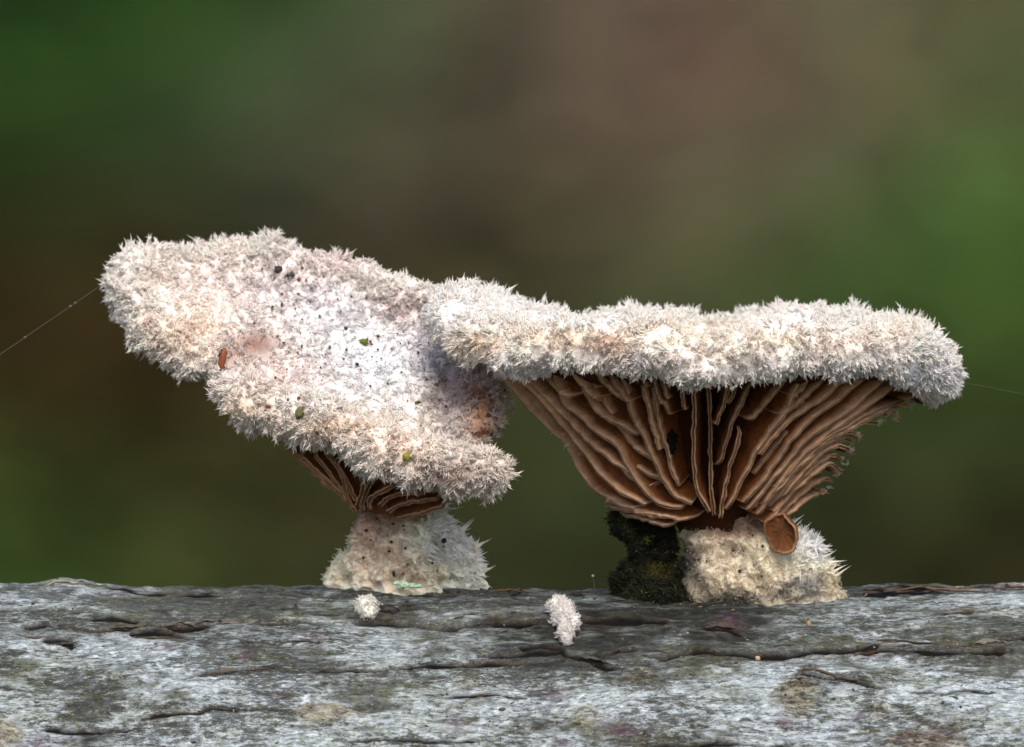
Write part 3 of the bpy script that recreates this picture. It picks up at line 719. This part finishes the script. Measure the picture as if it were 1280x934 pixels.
def spikes(bvh, spots, lean, lenr, radr, colf, parent, seed, name="spike_fringe", sag=.25):
    """white horn-like growths: bent, webbed cones"""
    r = np.random.default_rng(seed); parts = []
    for (px, py) in spots:
        h, n = shoot(bvh, px, py)
        if h is None: continue
        L = r.uniform(*lenr); R0 = r.uniform(*radr)
        d = nrm(n * .9 + np.array(lean) + r.normal(0, .28, 3))
        side = nrm(np.cross(d, r.normal(size=3))); side2 = np.cross(d, side)
        m, k = 9, 9; rows = []
        bendv = np.array([0, 0, -1]) * sag * r.uniform(-.6, 1) + r.normal(0, .12, 3)
        for i in range(m):
            t = i / (m - 1)
            rad = R0 * ((1 - t) ** 1.35 * .9 + .02) * (1 + .9 * math.exp(-t * 9))
            c = h - n * .02 + d * L * t + bendv * L * t * t
            rows.append([c + rad * (math.cos(q) * side * (1 + .8 * math.exp(-t * 5)) + math.sin(q) * side2 * .75) for q in np.linspace(0, 2 * math.pi, k, endpoint=False)])
        G = np.array(rows); cc = np.tile(colf(h[None]), (m * k, 1))
        tt = np.repeat(np.linspace(0, 1, m), k)[:, None]
        cc = cc * 1.1; cc = cc + (np.array([.92, .90, .83]) - cc) * np.clip(tt * 1.5, 0, 1) * .75
        parts.append((G.reshape(-1, 3), gridfaces(m, k, False, True), cc))
    if not parts: return None
    V, F, C = merge(parts)
    o = obj(name, V, F, M_spike, parent, np.clip(C, .02, .85)); o["kind"] = "stuff"; return o
r_ = np.random.default_rng(21)
sp = [(r_.uniform(505, 608), r_.uniform(628, 735)) for _ in range(560)]
sp = [(a, b) for a, b in sp if r_.random() < float(sstep(500, 580, np.array(a)))]
spikes(BSL, sp, (.6, -.05, -.10), (.03, .085), (.009, .019), col_stemL, stL, 22)
def edge_spots(bvh, y0, y1, side, n, inset=3):
    out = []
    for py in np.linspace(y0, y1, n):
        rngx = range(1080, 380, -2) if side > 0 else range(380, 1080, 2)
        for px in rngx:
            h, nn = shoot(bvh, px, py)
            if h is not None: out.append((px - side * inset, py)); break
    return out
spikes(BSL, edge_spots(BSL, 630, 726, 1, 30), (.8, -.05, .05), (.05, .12), (.012, .022), col_stemL, stL, 23, sag=.3)
# short down on the left half of that stem
P, i, j = sample_grid(GS, np.ones(GS.shape[:2]), 4600)
nS = gridnormals(GS); nS = nS if (nS[:, 60] * (GS[:, 60] - GS[:, 60].mean(0))).sum() > 0 else -nS
px, py = pix(P); kp = (py < 728) & (rng.random(len(P)) < .85)
V, F, C = tufts(P[kp], nS[i, j][kp] + rng.normal(0, .3, (kp.sum(), 3)), rng.uniform(.014, .036, kp.sum()), 5, .4, .003, .008, lambda P: np.clip(col_stemL(P) * 1.2, 0, .92), tip=(.93, .9, .84), tipmix=.4)
o = obj("down", V, F, M_fuzz, stL, np.clip(C, .02, .85)); o["kind"] = "stuff"

# =========================== RIGHT MUSHROOM
RIMR = [(563, 394, 24, -.02), (596, 420, 29, -.32), (660, 436, 30, -.62), (740, 429, 29, -.84), (815, 437, 31, -.95), (885, 449, 31, -1.0), (960, 439, 31, -.97), (1040, 437, 31, -.86), (1105, 442, 32, -.66), (1150, 455, 37, -.36), (1158, 464, 35, -.02),
        (1140, 432, 24, .34), (1080, 413, 20, .58), (970, 404, 19, .74), (885, 420, 16, .80), (810, 405, 18, .78), (720, 412, 16, .72), (650, 396, 17, .55), (590, 378, 20, .30)]
rimR = np.array([np.append(Wp(a, b, y), r * .004) for a, b, r, y in RIMR])
NR = np.array([0, -.03, 1.0]); NR = nrm(NR)
CR = Wp(885, 432, -.10)
TAB = np.array([(440, 600, 1172, .92), (470, 628, 1150, .80), (500, 652, 1130, .73), (540, 696, 1098, .63), (580, 724, 1058, .53), (620, 752, 1020, .43), (645, 776, 1000, .34), (668, 800, 985, .28)], float)
YC = -.10
def envelope(py):
    xl = np.interp(py, TAB[:, 0], TAB[:, 1]); xr = np.interp(py, TAB[:, 0], TAB[:, 2]); b = np.interp(py, TAB[:, 0], TAB[:, 3])
    return (xl + xr) / 2, (xr - xl) / 2, b
def on_env(px, py, k=1.0):
    xm, a, b = envelope(py)
    q = np.clip((px - xm) / (a * k), -1, 1)
    return Wp(px, py, YC - b * k * np.sqrt(np.clip(1 - q * q, 0, 1)))
SC = .55                                     # flesh lies this far in, gills span the rest
def flesh_pt(phi, py, k):
    xm, a, b = envelope(py)
    return Wp(xm + a * k * np.cos(phi), np.full_like(phi, py), YC + b * k * np.sin(phi))
def underR(py, f, k):
    def g(last):
        xm, a, b = envelope(py)
        c = Wp(xm, py, YC)
        phi = np.arctan2((last[:, 1] - c[1]) / b, (last[:, 0] - c[0]) / (a * .004))
        t = np.stack([c[0] + a * .004 * k * np.cos(phi), c[1] + b * k * np.sin(phi), np.full(len(phi), c[2])], -1)
        return last + (t - last) * f
    return g
unders = [underR(462, .5, .9), underR(466, 1, .84)] + [underR(p, 1, SC + (.14 if p < 480 else .0) - .10 * float(sstep(610, 660, np.array(p)))) for p in np.linspace(474, 672, 22)]
GR, nRg, eR, nR2, LRm, rR = cap_grid(rimR, CR, NR, 460, 80, 26, lambda s, L: -.16 * (1 - s ** 1.5) + 0 * L[:, 0], unders, 37, lump=.030)
nRg = orient(nRg, GR, NR)
RP = [(600, 430, 40, 18, (240, 214, 186), .6), (700, 425, 60, 14, (238, 212, 186), .7), (760, 430, 30, 14, (232, 196, 170), .6), (860, 420, 80, 16, (240, 218, 196), .6), (900, 448, 60, 14, (222, 206, 192), .5), (980, 425, 50, 14, (236, 216, 196), .5), (1060, 430, 40, 14, (226, 208, 196), .5), (1120, 415, 40, 12, (240, 220, 200), .5),
      (620, 370, 50, 12, (240, 236, 238), .6), (660, 462, 60, 10, (206, 206, 216), .5), (1000, 465, 140, 12, (206, 210, 220), .5), (1160, 470, 40, 20, (216, 222, 232), .7), (1150, 495, 30, 10, (226, 202, 196), .5), (810, 450, 50, 10, (206, 200, 204), .5)]  # low grey-blue entries paint the fringe's shaded lower edge into its colour
def colR(P):
    px, py = pix(P)
    c = patches(px, py, lin(236, 230, 228), RP)
    return np.clip(c * (1 + .10 * fbm(P * 12, 3, 66))[..., None], .02, .85)
mushR_base = Wp(945, 742, -.08)
mushR = empty("split_gill_mushroom", mushR_base, "larger flat-topped fuzzy mushroom on the right showing brown fanned gills", "mushroom", "mushrooms growing on the log")
GRv = GR.reshape(-1, 3); GRf = gridfaces(*GR.shape[:2], True, False)
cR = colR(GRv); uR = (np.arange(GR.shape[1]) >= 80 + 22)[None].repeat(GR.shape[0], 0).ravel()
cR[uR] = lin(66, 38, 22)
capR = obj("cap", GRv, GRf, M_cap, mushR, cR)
BR = bvh_of(GRv, GRf)
cap_fuzz(GR, nRg, NR, 80, 26, lambda P: np.clip(colR(P) * 1.16, .02, .94), capR, 5000, 4900, .042, .062, eR, .6, lambda P: np.clip(.75 + 1.1 * fbm(P * 5, 2, 88), .15, 1.2))

GILLS = [ # free edge in the photo, depth factor of its envelope
    ([(618, 460), (651, 499), (677, 527), (705, 555), (728, 594), (756, 624), (800, 640)], 1.0), ([(640, 466), (684, 509), (723, 558), (749, 594), (779, 617), (812, 634)], .98), ([(653, 468), (697, 514), (733, 550), (764, 576), (790, 594)], .96), ([(668, 464), (689, 480), (702, 494), (718, 500)], .96),
    ([(690, 462), (702, 503), (725, 522), (743, 540), (769, 558), (785, 586), (800, 609), (826, 632), (864, 634)], .96), ([(712, 462), (725, 480), (740, 496), (752, 504)], .97), ([(722, 464), (735, 500), (755, 522), (774, 532), (799, 546)], .92), ([(742, 462), (756, 482), (775, 498), (787, 512)], .98), ([(758, 462), (768, 482), (782, 500), (792, 508)], .98),
    ([(776, 464), (790, 520), (800, 540), (815, 573), (831, 604), (846, 622), (870, 632)], .93), ([(798, 464), (805, 478), (810, 490)], .98), ([(817, 462), (820, 494), (833, 512), (836, 536)], .97), ([(826, 462), (830, 490), (838, 505)], .99), ([(851, 464), (853, 501), (859, 521)], .98),
    ([(869, 464), (867, 527), (867, 579), (872, 615), (889, 644)], 1.0), ([(917, 464), (902, 515), (888, 541)], .97), ([(948, 464), (920, 520), (905, 565), (894, 609)], .98), ([(928, 464), (916, 495), (905, 512)], .96), ([(992, 462), (965, 497), (945, 520), (920, 538)], .98), ([(1000, 480), (987, 510), (965, 540), (947, 565), (930, 600), (905, 646)], .97),
    ([(1018, 462), (1005, 485), (985, 505)], .98), ([(1040, 462), (1010, 495), (985, 515), (965, 530)], .98), ([(1064, 464), (1035, 495), (995, 522), (970, 545), (947, 572)], .98), ([(1090, 464), (1050, 500), (1010, 530), (985, 560), (960, 595), (925, 636)], .97), ([(1112, 468), (1060, 516), (1015, 545), (990, 575), (965, 603), (930, 646)], .98), ([(1132, 470), (1100, 498), (1060, 526), (1020, 556), (985, 592), (950, 640)], .98),
    ([(1128, 524), (1110, 514), (1075, 530), (1040, 552), (1000, 584), (960, 626)], 1.0), ([(1080, 548), (1060, 541), (1030, 555), (1000, 585), (970, 617), (945, 650)], 1.0), ([(1070, 568), (1050, 558), (1030, 567), (1005, 592), (975, 627)], 1.0), ([(1056, 594), (1040, 581), (1020, 592), (1000, 610), (975, 637), (958, 660)], 1.0), ([(1036, 616), (1015, 622), (990, 642), (965, 660)], 1.0), ([(755, 634), (800, 642), (840, 648), (880, 662)], 1.0), ([(770, 642), (810, 652), (850, 664)], 1.0), ([(740, 610), (770, 628), (810, 644), (850, 652)], .98)]
long_ = [g for g in GILLS if len(g[0]) > 4]
def between(a, b, f, kk, cut):
    A, B = spline(a, 12), spline(b, 12); M = A + (B - A) * f
    return ([tuple(p) for p in M[cut[0]:cut[1]]], kk)
EXTRA = []
for q in range(len(long_) - 1):
    a, b = long_[q][0], long_[q + 1][0]
    if abs(a[0][0] - b[0][0]) > 110 or a[0][1] > 500 or b[0][1] > 500: continue
    EXTRA.append(between(a, b, .5 + random.uniform(-.12, .12), .86, (0, random.choice([7, 9, 12]))))
    if abs(a[0][0] - b[0][0]) > 45:
        EXTRA.append(between(a, b, .26, .90, (0, random.choice([4, 6]))))
sc_ = [g[0] for g in GILLS if g[0][0][1] > 500 and g[0][0][0] > 1030]
for q in range(len(sc_) - 1):
    for f in (.5,): EXTRA.append(between(sc_[q], sc_[q + 1], f, .96, (1, 12)))
EXTRA.append(([(884, 466), (887, 520), (888, 570), (889, 610), (894, 650)], .84)); EXTRA.append(([(926, 540), (916, 575), (908, 605), (904, 628), (900, 652)], .88))
EXTRA.append(([(1150, 494), (1128, 502), (1100, 512), (1060, 534), (1015, 562), (975, 606)], .99)); EXTRA.append(([(1142, 508), (1120, 509), (1090, 520), (1050, 544), (1010, 572), (965, 618)], .99))
GILLS += EXTRA
for k, (pl, kk) in enumerate(GILLS):
    P2 = spline(pl, 16)
    E = on_env(P2[:, 0], P2[:, 1], kk)
    xm, a, b = envelope(P2[:, 1]); axis_ = Wp(xm, P2[:, 1], np.full(16, YC))
    Rt = axis_ + (E - axis_) * np.array([SC - .03, SC - .03, 1]); Rt[:, 2] += .10
    tint = random.uniform(.92, 1.08)  # tone differs at random from gill to gill
    right = pl[0][0] > 1030
    make_gill(E, Rt, mushR, tuple(np.array((128, 77, 42)) * tint), tuple(np.array((196, 158, 128)) * tint), th=.011, fl=.017 if len(pl) > 4 else .014, taper=(.03 if not (pl[0][1] > 500) else .03, .07 if len(pl) > 4 else .3), seed=k + 1, n=44, wave=.008)
for k in range(11):                         # gills round the far side, seen only from elsewhere
    ph = math.radians(42 + k * 10.0); pys = np.linspace(468, 650, 10)
    xm, a, b = envelope(pys)
    E = Wp(xm + a * np.cos(ph), pys, YC + b * math.sin(ph)); axis_ = Wp(xm, pys, np.full(10, YC))
    Rt = axis_ + (E - axis_) * np.array([SC - .03, SC - .03, 1]); Rt[:, 2] += .1
    make_gill(E, Rt, mushR, taper=(.04, .2), seed=60 + k, n=20)
# woolly white margins where the right-hand gills end
tp, td = [], []
r_ = np.random.default_rng(5)
for (ca, cb, n_) in [(1129, 523, 9), (1122, 518, 5), (1110, 532, 4), (1083, 547, 5), (1073, 567, 5), (1064, 580, 4), (1058, 593, 5), (1039, 615, 3), (1146, 507, 10), (1155, 500, 10)]:
    for a, b in np.array([ca - 9, cb - 3]) + r_.normal(0, 2.5, (n_, 2)):
        tp.append(on_env(np.array(a), np.array(b), 1.0) + np.array([0, .015, .0])); td.append(np.array([.7, .1, -.3]) + r_.normal(0, .4, 3))
for a, b in ((757, 626), (688, 540), (705, 557)):
    tp.append(on_env(np.array(a + 3), np.array(b - 1), 1.0)); td.append(np.array([-.7, -.2, -.4]))
V, F, C = tufts(np.array(tp), np.array(td), r_.uniform(.012, .026, len(tp)), 6, .35, .0034, .006, lambda P: np.tile(lin(232, 222, 206), (len(P), 1)), tipmix=.5)
o = obj("gill_margin_fuzz", V, F, M_fuzz, mushR, np.clip(C, .02, .86)); o["kind"] = "stuff"

# ---- right stem
GT = stem_grid([(640, 890, 955), (652, 864, 982), (664, 850, 1006), (680, 852, 1030), (700, 850, 1044), (718, 852, 1052), (735, 856, 1056), (765, 858, 1058)], -.08, .66, 240, 150, 8, .06, 5, .05)
def col_stemR(P):
    px, py = pix(P)
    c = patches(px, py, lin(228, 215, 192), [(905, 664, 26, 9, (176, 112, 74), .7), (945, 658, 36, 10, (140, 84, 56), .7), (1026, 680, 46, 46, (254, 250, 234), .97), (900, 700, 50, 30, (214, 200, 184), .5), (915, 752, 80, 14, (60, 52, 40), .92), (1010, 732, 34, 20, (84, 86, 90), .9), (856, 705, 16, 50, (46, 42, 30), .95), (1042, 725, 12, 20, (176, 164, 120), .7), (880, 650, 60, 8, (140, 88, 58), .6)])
    return np.clip(c * (1 + .10 * fbm(P * 14, 3, 29))[..., None], .03, .82)
GTv = GT.reshape(-1, 3); GTf = gridfaces(240, 150, True, False)
stR = obj("stem", GTv, GTf, M_stem, mushR, col_stemR(GTv))
BSR = bvh_of(GTv, GTf)
sp = [(r_.uniform(996, 1056), r_.uniform(640, 716)) for _ in range(170)]
spikes(BSR, sp, (.6, -.02, .1), (.04, .09), (.009, .017), col_stemR, stR, 31)
spikes(BSR, edge_spots(BSR, 638, 720, 1, 18), (.85, 0, .12), (.05, .12), (.011, .019), col_stemR, stR, 33, sag=.2)
P, i, j = sample_grid(GT, np.ones(GT.shape[:2]), 4200)
nS = gridnormals(GT); nS = nS if (nS[:, 60] * (GT[:, 60] - GT[:, 60].mean(0))).sum() > 0 else -nS
px, py = pix(P); kp = (px > 862) & (py < 752)
V, F, C = tufts(P[kp], nS[i, j][kp] + rng.normal(0, .4, (kp.sum(), 3)), rng.uniform(.012, .030, kp.sum()), 5, .45, .003, .010, lambda P: np.clip(col_stemR(P) * 1.2, 0, .92), tip=(.93, .9, .84), tipmix=.35)
o = obj("down", V, F, M_fuzz, stR, np.clip(C, .02, .85)); o["kind"] = "stuff"
# curled brown lobe by the stem: a small open cup
cc = Wp(977, 667, -.37); fwd = nrm(np.array([-.32, -.92, -.02])); rt = nrm(np.cross(fwd, [0, 0, 1])); uu = np.cross(rt, fwd); rt2 = rt * .92 + uu * .25
rows = []
for (rad, dep) in [(.3, .30), (.75, .18), (.95, .07), (1.0, .0), (1.05, -.025), (.98, -.045), (.88, -.03), (.78, .0), (.6, .012), (.3, .008), (.03, .006)]:
    row = []
    for q in np.linspace(0, 2 * math.pi, 40, endpoint=False):
        wob = .95 + .12 * math.sin(2 * q + 1) + .05 * math.sin(5 * q) + .03 * math.sin(11 * q + 2)
        row.append(cc + rad * wob * (math.cos(q) * .078 * rt + math.sin(q) * .112 * uu) - fwd * (dep * .45 - .02 * rad * rad * math.sin(3 * q) - (.007 * rad * math.sin(13 * q + 2 * rad) if dep < .06 and rad < .95 else 0)) + .02 * (1 - rad) * uu)
    rows.append(row)
G = np.array(rows); lc_ = np.array([lin(118, 74, 44)] * 3 + [lin(162, 120, 90)] * 3 + [lin(104, 66, 38)] * 5)
obj("curled_lobe", G.reshape(-1, 3), gridfaces(len(rows), 40, False, True), M_gill, mushR, np.repeat(lc_, 40, 0))

# ------------------------------------------------------------------ dark moss mound between log and right gills
GM = stem_grid([(640, 778, 792), (647, 758, 820), (657, 754, 838), (668, 762, 838), (682, 780, 838), (700, 780, 842), (715, 770, 860), (730, 764, 870), (742, 758, 880), (765, 752, 890)], -.12, .6, 200, 110, 14, .085, 6, .05)
def col_moss(P):
    px, py = pix(P)
    c = patches(px, py, lin(20, 22, 14), [(822, 713, 14, 9, (92, 84, 26), .7), (784, 643, 9, 6, (150, 140, 40), .9), (780, 650, 30, 14, (18, 22, 16), .8), (800, 738, 40, 6, (50, 56, 34), .6), (835, 690, 20, 20, (30, 28, 24), .8)])
    return np.clip(c * (1 + .5 * fbm(P * 16, 3, 44))[..., None], .006, .5)
GMv = GM.reshape(-1, 3); GMf = gridfaces(200, 110, True, False)
moss = empty("moss_mound", Wp(815, 744, -.22), "nearly black moss mound leaning against the right mushroom's stem", "moss")
mm = obj("mound", GMv, GMf, M_moss, moss, col_moss(GMv))
P, i, j = sample_grid(GM, np.ones(GM.shape[:2]), 7000)
nS = gridnormals(GM); nS = nS if (nS[:, 60] * (GM[:, 60] - GM[:, 60].mean(0))).sum() > 0 else -nS
fl_ = rng.random(len(P)) < .05
_cm = lambda Q: np.where(np.repeat(fl_[:, None], 3, 1), lin(96, 98, 34), col_moss(Q) * 1.3)
V, F, C = tufts(P, nS[i, j] + rng.normal(0, .6, P.shape), rng.uniform(.012, .04, len(P)), 4, .6, .0036, .008, _cm, tip=(.06, .065, .03), tipmix=.3)
o = obj("shoots", V, F, M_moss, moss, np.clip(C, .006, .6)); o["kind"] = "stuff"
BM = bvh_of(GMv, GMf)

# ------------------------------------------------------------------ small things on the log
def ball_fungus(spots, label, colr, name="young_fungus", hair=.020, nh=420):
    Vs = []; h0 = None
    for (px, py, r, lift) in spots:
        h, n = log_hit(px, py)
        if h0 is None: h0 = h
        Vs.append((h + n * lift, r, n))
    e = empty(name, h0, label, "fungus", "young white fungi on the log")
    tp = []; tn = []; b = None
    for k, (c, r, n) in enumerate(Vs):
        V, F = blob(c, r, np.eye(3), 50 + k + len(label), amp=.35, freq=2.2)
        C = np.tile(lin(*colr), (len(V), 1)) * (1 + .12 * fbm(V * 30, 2, 3))[:, None]
        o = obj("lump", V, F, M_cap, e, np.clip(C, .02, .9)); b = b or o
        q = rng.integers(0, len(V), nh); tp.append(V[q]); tn.append(nrm(V[q] - c))
    tp = np.concatenate(tp); tn = np.concatenate(tn)
    V, F, C = tufts(tp, tn + rng.normal(0, .4, tn.shape), rng.uniform(.4, 1.2, len(tp)) * hair, 5, .4, .003, .006, lambda P: np.tile(lin(*colr), (len(P), 1)), tipmix=.4)
    o = obj("fuzz", V, F, M_fuzz, b, np.clip(C, .02, .94)); o["kind"] = "stuff"
    return e
ball_fungus([(697, 768, .052, .03), (706, 769, .05, .03), (703, 782, .05, .045), (711, 789, .05, .05), (707, 797, .035, .04), (708, 805, .016, .02)], "white woolly cone-shaped young fungus beside the long black crack", (236, 232, 230))
ball_fungus([(455, 763, .045, .02), (460, 769, .04, .02), (462, 760, .035, .02)], "small round white fungus button below the left mushroom stem", (232, 230, 222), hair=.014)
def grain(px, py, bvh, r, colr, label, cat, name, axes=None, seed=0, sink=.3, group=None, amp=.35):
    h, n = shoot(bvh, px, py)
    if h is None: return None
    V, F = blob(h + n * r * (1 - sink) * .8, r, np.eye(3) if axes is None else np.array(axes), seed, amp=amp, nu=16, nv=10, freq=1.9)
    o = obj(name, V, F, M_grain, None, np.tile(lin(*colr), (len(V), 1)) * (1 + .3 * fbm(V * 40, 2, seed))[:, None])
    return tag(o, label, cat, group)
grain(285, 461, BL, .030, (122, 64, 34), "orange brown bark chip wedged in the left cap's notch", "bark chip", "bark_chip", [[.6, 0, 0], [0, .6, 0], [.35, 0, 2.2]], 1, sink=-1.2)
grain(283, 452, BL, .022, (30, 22, 18), "black crumb at the top of the orange bark chip", "crumb", "dark_blob", [[.8, 0, 0], [0, .7, 0], [.2, 0, 1.3]], 2, sink=-1.4)
grain(452, 430, BL, .022, (86, 90, 14), "olive algae crumb in the white middle of the left cap", "algae", "algae_crumb", [[1.2, 0, 0], [0, .8, 0], [0, 0, .8]], 3, group="algae crumbs")
grain(379, 514, BL, .026, (84, 84, 48), "grey green algae crumb on the left cap's near rim, left of centre", "algae", "algae_crumb", [[.8, 0, 0], [0, .8, 0], [.2, 0, 1.2]], 4, sink=-.6, group="algae crumbs")
grain(511, 573, BL, .020, (112, 112, 20), "bright olive algae crumb low on the left cap's near rim", "algae", "algae_crumb", None, 5, sink=-1.0, group="algae crumbs")
grain(349, 338, BL, .020, (34, 32, 32), "upper black crumb near the left cap's far edge", "crumb", "dark_blob", None, 6)  # this blob and the next stand in for the dark of two holes
grain(361, 343, BL, .018, (40, 40, 40), "lower flat black crumb near the left cap's far edge", "crumb", "dark_blob", [[1.5, 0, 0], [0, 1, 0], [0, 0, .7]], 7)
grain(947, 825, LBV, .013, (184, 152, 124), "peach grain lying in the black crack right of centre", "grain", "sand_grain", None, 8)
grain(1011, 781, LBV, .011, (180, 134, 98), "orange grain on pale lichen right of the right mushroom", "grain", "sand_grain", None, 9)
grain(489, 763, LBV, .011, (190, 190, 40), "tiny yellow green speck on the black patch by the small fungus", "algae", "algae_crumb", None, 10)
grain(486, 764, LBV, .034, (22, 22, 22), "black crusty lump beside the small round fungus", "crust", "black_crust", [[1.5, 0, 0], [0, .8, 0], [0, 0, .8]], 11, sink=.9)
grain(1051, 595, BR, .012, (14, 14, 14), "shiny black droplet at the right edge of the gills", "droplet", "black_droplet", None, 12, sink=-6, amp=.05)
for q, (px, py, r, ax_) in enumerate([(836, 552, .045, [[.9, 0, 0], [0, .7, 0], [0, 0, 1.2]]), (818, 551, .03, [[1, 0, 0], [0, .8, 0], [0, 0, 1]]), (783, 547, .03, [[1.1, 0, 0], [0, .6, 0], [.6, 0, 1]])]):
    p = on_env(np.array(float(px)), np.array(float(py)), .76)
    V, F = blob(p, r, np.array(ax_), 70 + q, amp=.6, freq=2.4)
    o = obj("black_mould", V, F, M_moss, None, np.tile(lin(16, 16, 18), (len(V), 1)))
    tag(o, ["larger black mould lump deep between the middle gills", "small black mould lump touching the larger one between gills", "blackish mould smear on a gill left of the black lumps"][q], "mould", "black mould between the gills")
# mint lichen crumbs at the left stem's foot
lich = empty("lichen_flake", Wp(508, 736, -.05), "pale mint green lichen flake at the left stem's foot", "lichen")
for q, (px, py, r) in enumerate([(497, 729, .018), (505, 731, .024), (514, 732, .022), (522, 733, .018), (501, 734, .016)]):
    p = Wp(px, py, -.14); V, F = blob(p, r, np.diag([1.3, .8, .55]), 90 + q, amp=.6, freq=2.5)
    obj("lobe", V, F, M_grain, lich, np.tile(lin(184, 216, 190), (len(V), 1)))
# tiny dark specks strewn over caps and stems
def specks(bvh, boxes, name, label, seed, cols):
    r = np.random.default_rng(seed); parts = []
    for (x0, y0, x1, y1, n) in boxes:
        for _ in range(n):
            h, nn = shoot(bvh, r.uniform(x0, x1), r.uniform(y0, y1))
            if h is None: continue
            rad = r.uniform(.003, .007) * (1.5 if r.random() < .12 else 1)
            V, F = blob(h + nn * .014, rad, np.diag(r.uniform(.7, 1.5, 3)), int(r.integers(1000)), amp=.3, nu=8, nv=6)
            parts.append((V, F, np.tile(lin(*cols[r.integers(len(cols))]), (len(V), 1))))
    V, F, C = merge(parts)
    o = obj(name, V, F, M_grain, None, C); tag(o, label, "specks", kind="stuff"); return o
specks(BL, [(340, 330, 560, 500, 110), (150, 320, 640, 600, 110), (585, 488, 612, 545, 34)], "dark_specks", "tiny dark and olive specks strewn over the left cap", 3, [(30, 26, 24), (60, 50, 40), (84, 88, 30), (110, 60, 40)])
specks(BSL, [(450, 630, 560, 720, 26)], "dark_specks", "tiny black specks on the left stem", 4, [(26, 22, 20)])
specks(BSR, [(870, 660, 960, 720, 14)], "dark_specks", "tiny black specks on the right stem", 5, [(26, 22, 20)])
# crumbs of bark, lichen dust and grit on the log, thickest round the stems' feet
cr_ = np.random.default_rng(9); parts = []
for q in range(700):
    z = cr_.random()
    if z < .22: a, b = cr_.normal(512, 70), 740 + abs(cr_.normal(0, 5))
    elif z < .5: a, b = cr_.normal(900, 95), 744 + abs(cr_.normal(0, 7))
    else: a, b = cr_.uniform(-20, 1300), cr_.uniform(740, 934)
    h, nn = log_hit(a, b)
    if h is None: continue
    rad = cr_.uniform(.002, .0055) * (1.8 if cr_.random() < .06 else 1)
    t1 = nrm(np.cross(nn, cr_.normal(size=3))); t2 = np.cross(nn, t1)
    V, F = blob(h + nn * rad * .1, rad, np.stack([t1 * cr_.uniform(1, 3), t2 * cr_.uniform(.7, 1.6), nn * .5]), int(cr_.integers(500)), amp=1.0, nu=7, nv=5)
    parts.append((V, F, np.tile(lin(*[(40, 34, 28), (88, 72, 56), (110, 106, 94), (62, 60, 40), (24, 22, 20), (138, 130, 112)][cr_.integers(6)]), (len(V), 1))))
V, F, C = merge(parts)
o = obj("bark_crumbs", V, F, M_grain, None, C); tag(o, "tiny bark crumbs and grit lying on the log, thickest around the stems", "crumbs", kind="stuff")
# ------------------------------------------------------------------ silk threads and a pin mould
def tube(path, r, k=5):
    P = np.asarray(path, float); T = nrm(np.gradient(P, axis=0)); a = nrm(np.cross(T, [.13, .9, .2])); b = np.cross(T, a)
    r = np.broadcast_to(r, len(P))[:, None]
    G = np.stack([P + r * (a * math.cos(q) + b * math.sin(q)) for q in np.linspace(0, 2 * math.pi, k, endpoint=False)], 1)
    return G.reshape(-1, 3), gridfaces(len(P), k, False, True)
def thread(pts, label, beads=(), r=.0009):
    P = spline(np.array([Wp(*p) for p in pts]), 40)
    e = empty("silk_thread", P[0], label, "silk thread", "spider silk threads")
    V, F = tube(P, r); obj("strand", V, F, M_silk, e)
    for t in beads:
        c = P[int(t * 39)]; V, F = blob(c, .006, np.diag([1.3, 1, 1]), 3, .2, 8, 6); obj("bead", V, F, M_silk, e)
    return e
thread([(-120, 520, -.1), (0, 443, .1), (60, 402, .2), (126, 357, .42)], "silk thread rising from the left frame edge to the left cap", (.25, .5, .82, .84))
thread([(1190, 476, -.1), (1240, 485, -.05), (1300, 497, 0)], "faint silk thread leaving the right cap's right end", r=.0005)
thread([(630, 546, -.3), (662, 549, -.25), (698, 550, -.2)], "faint silk thread between the left cap and the right gills", r=.0005)
pm = empty("pin_mould", Wp(742, 737, .12), "tiny pin mould stalk left of the moss mound", "mould")
P = spline(np.array([Wp(743, 740, .1), Wp(743, 730, .1), Wp(741, 720, .1)]), 12); V, F = tube(P, .0020); obj("stalk", V, F, M_silk, pm)
V, F = blob(P[-1], .007, np.eye(3), 5, .1, 10, 8); obj("head", V, F, M_grain, pm, np.tile(lin(190, 190, 180), (len(V), 1)))
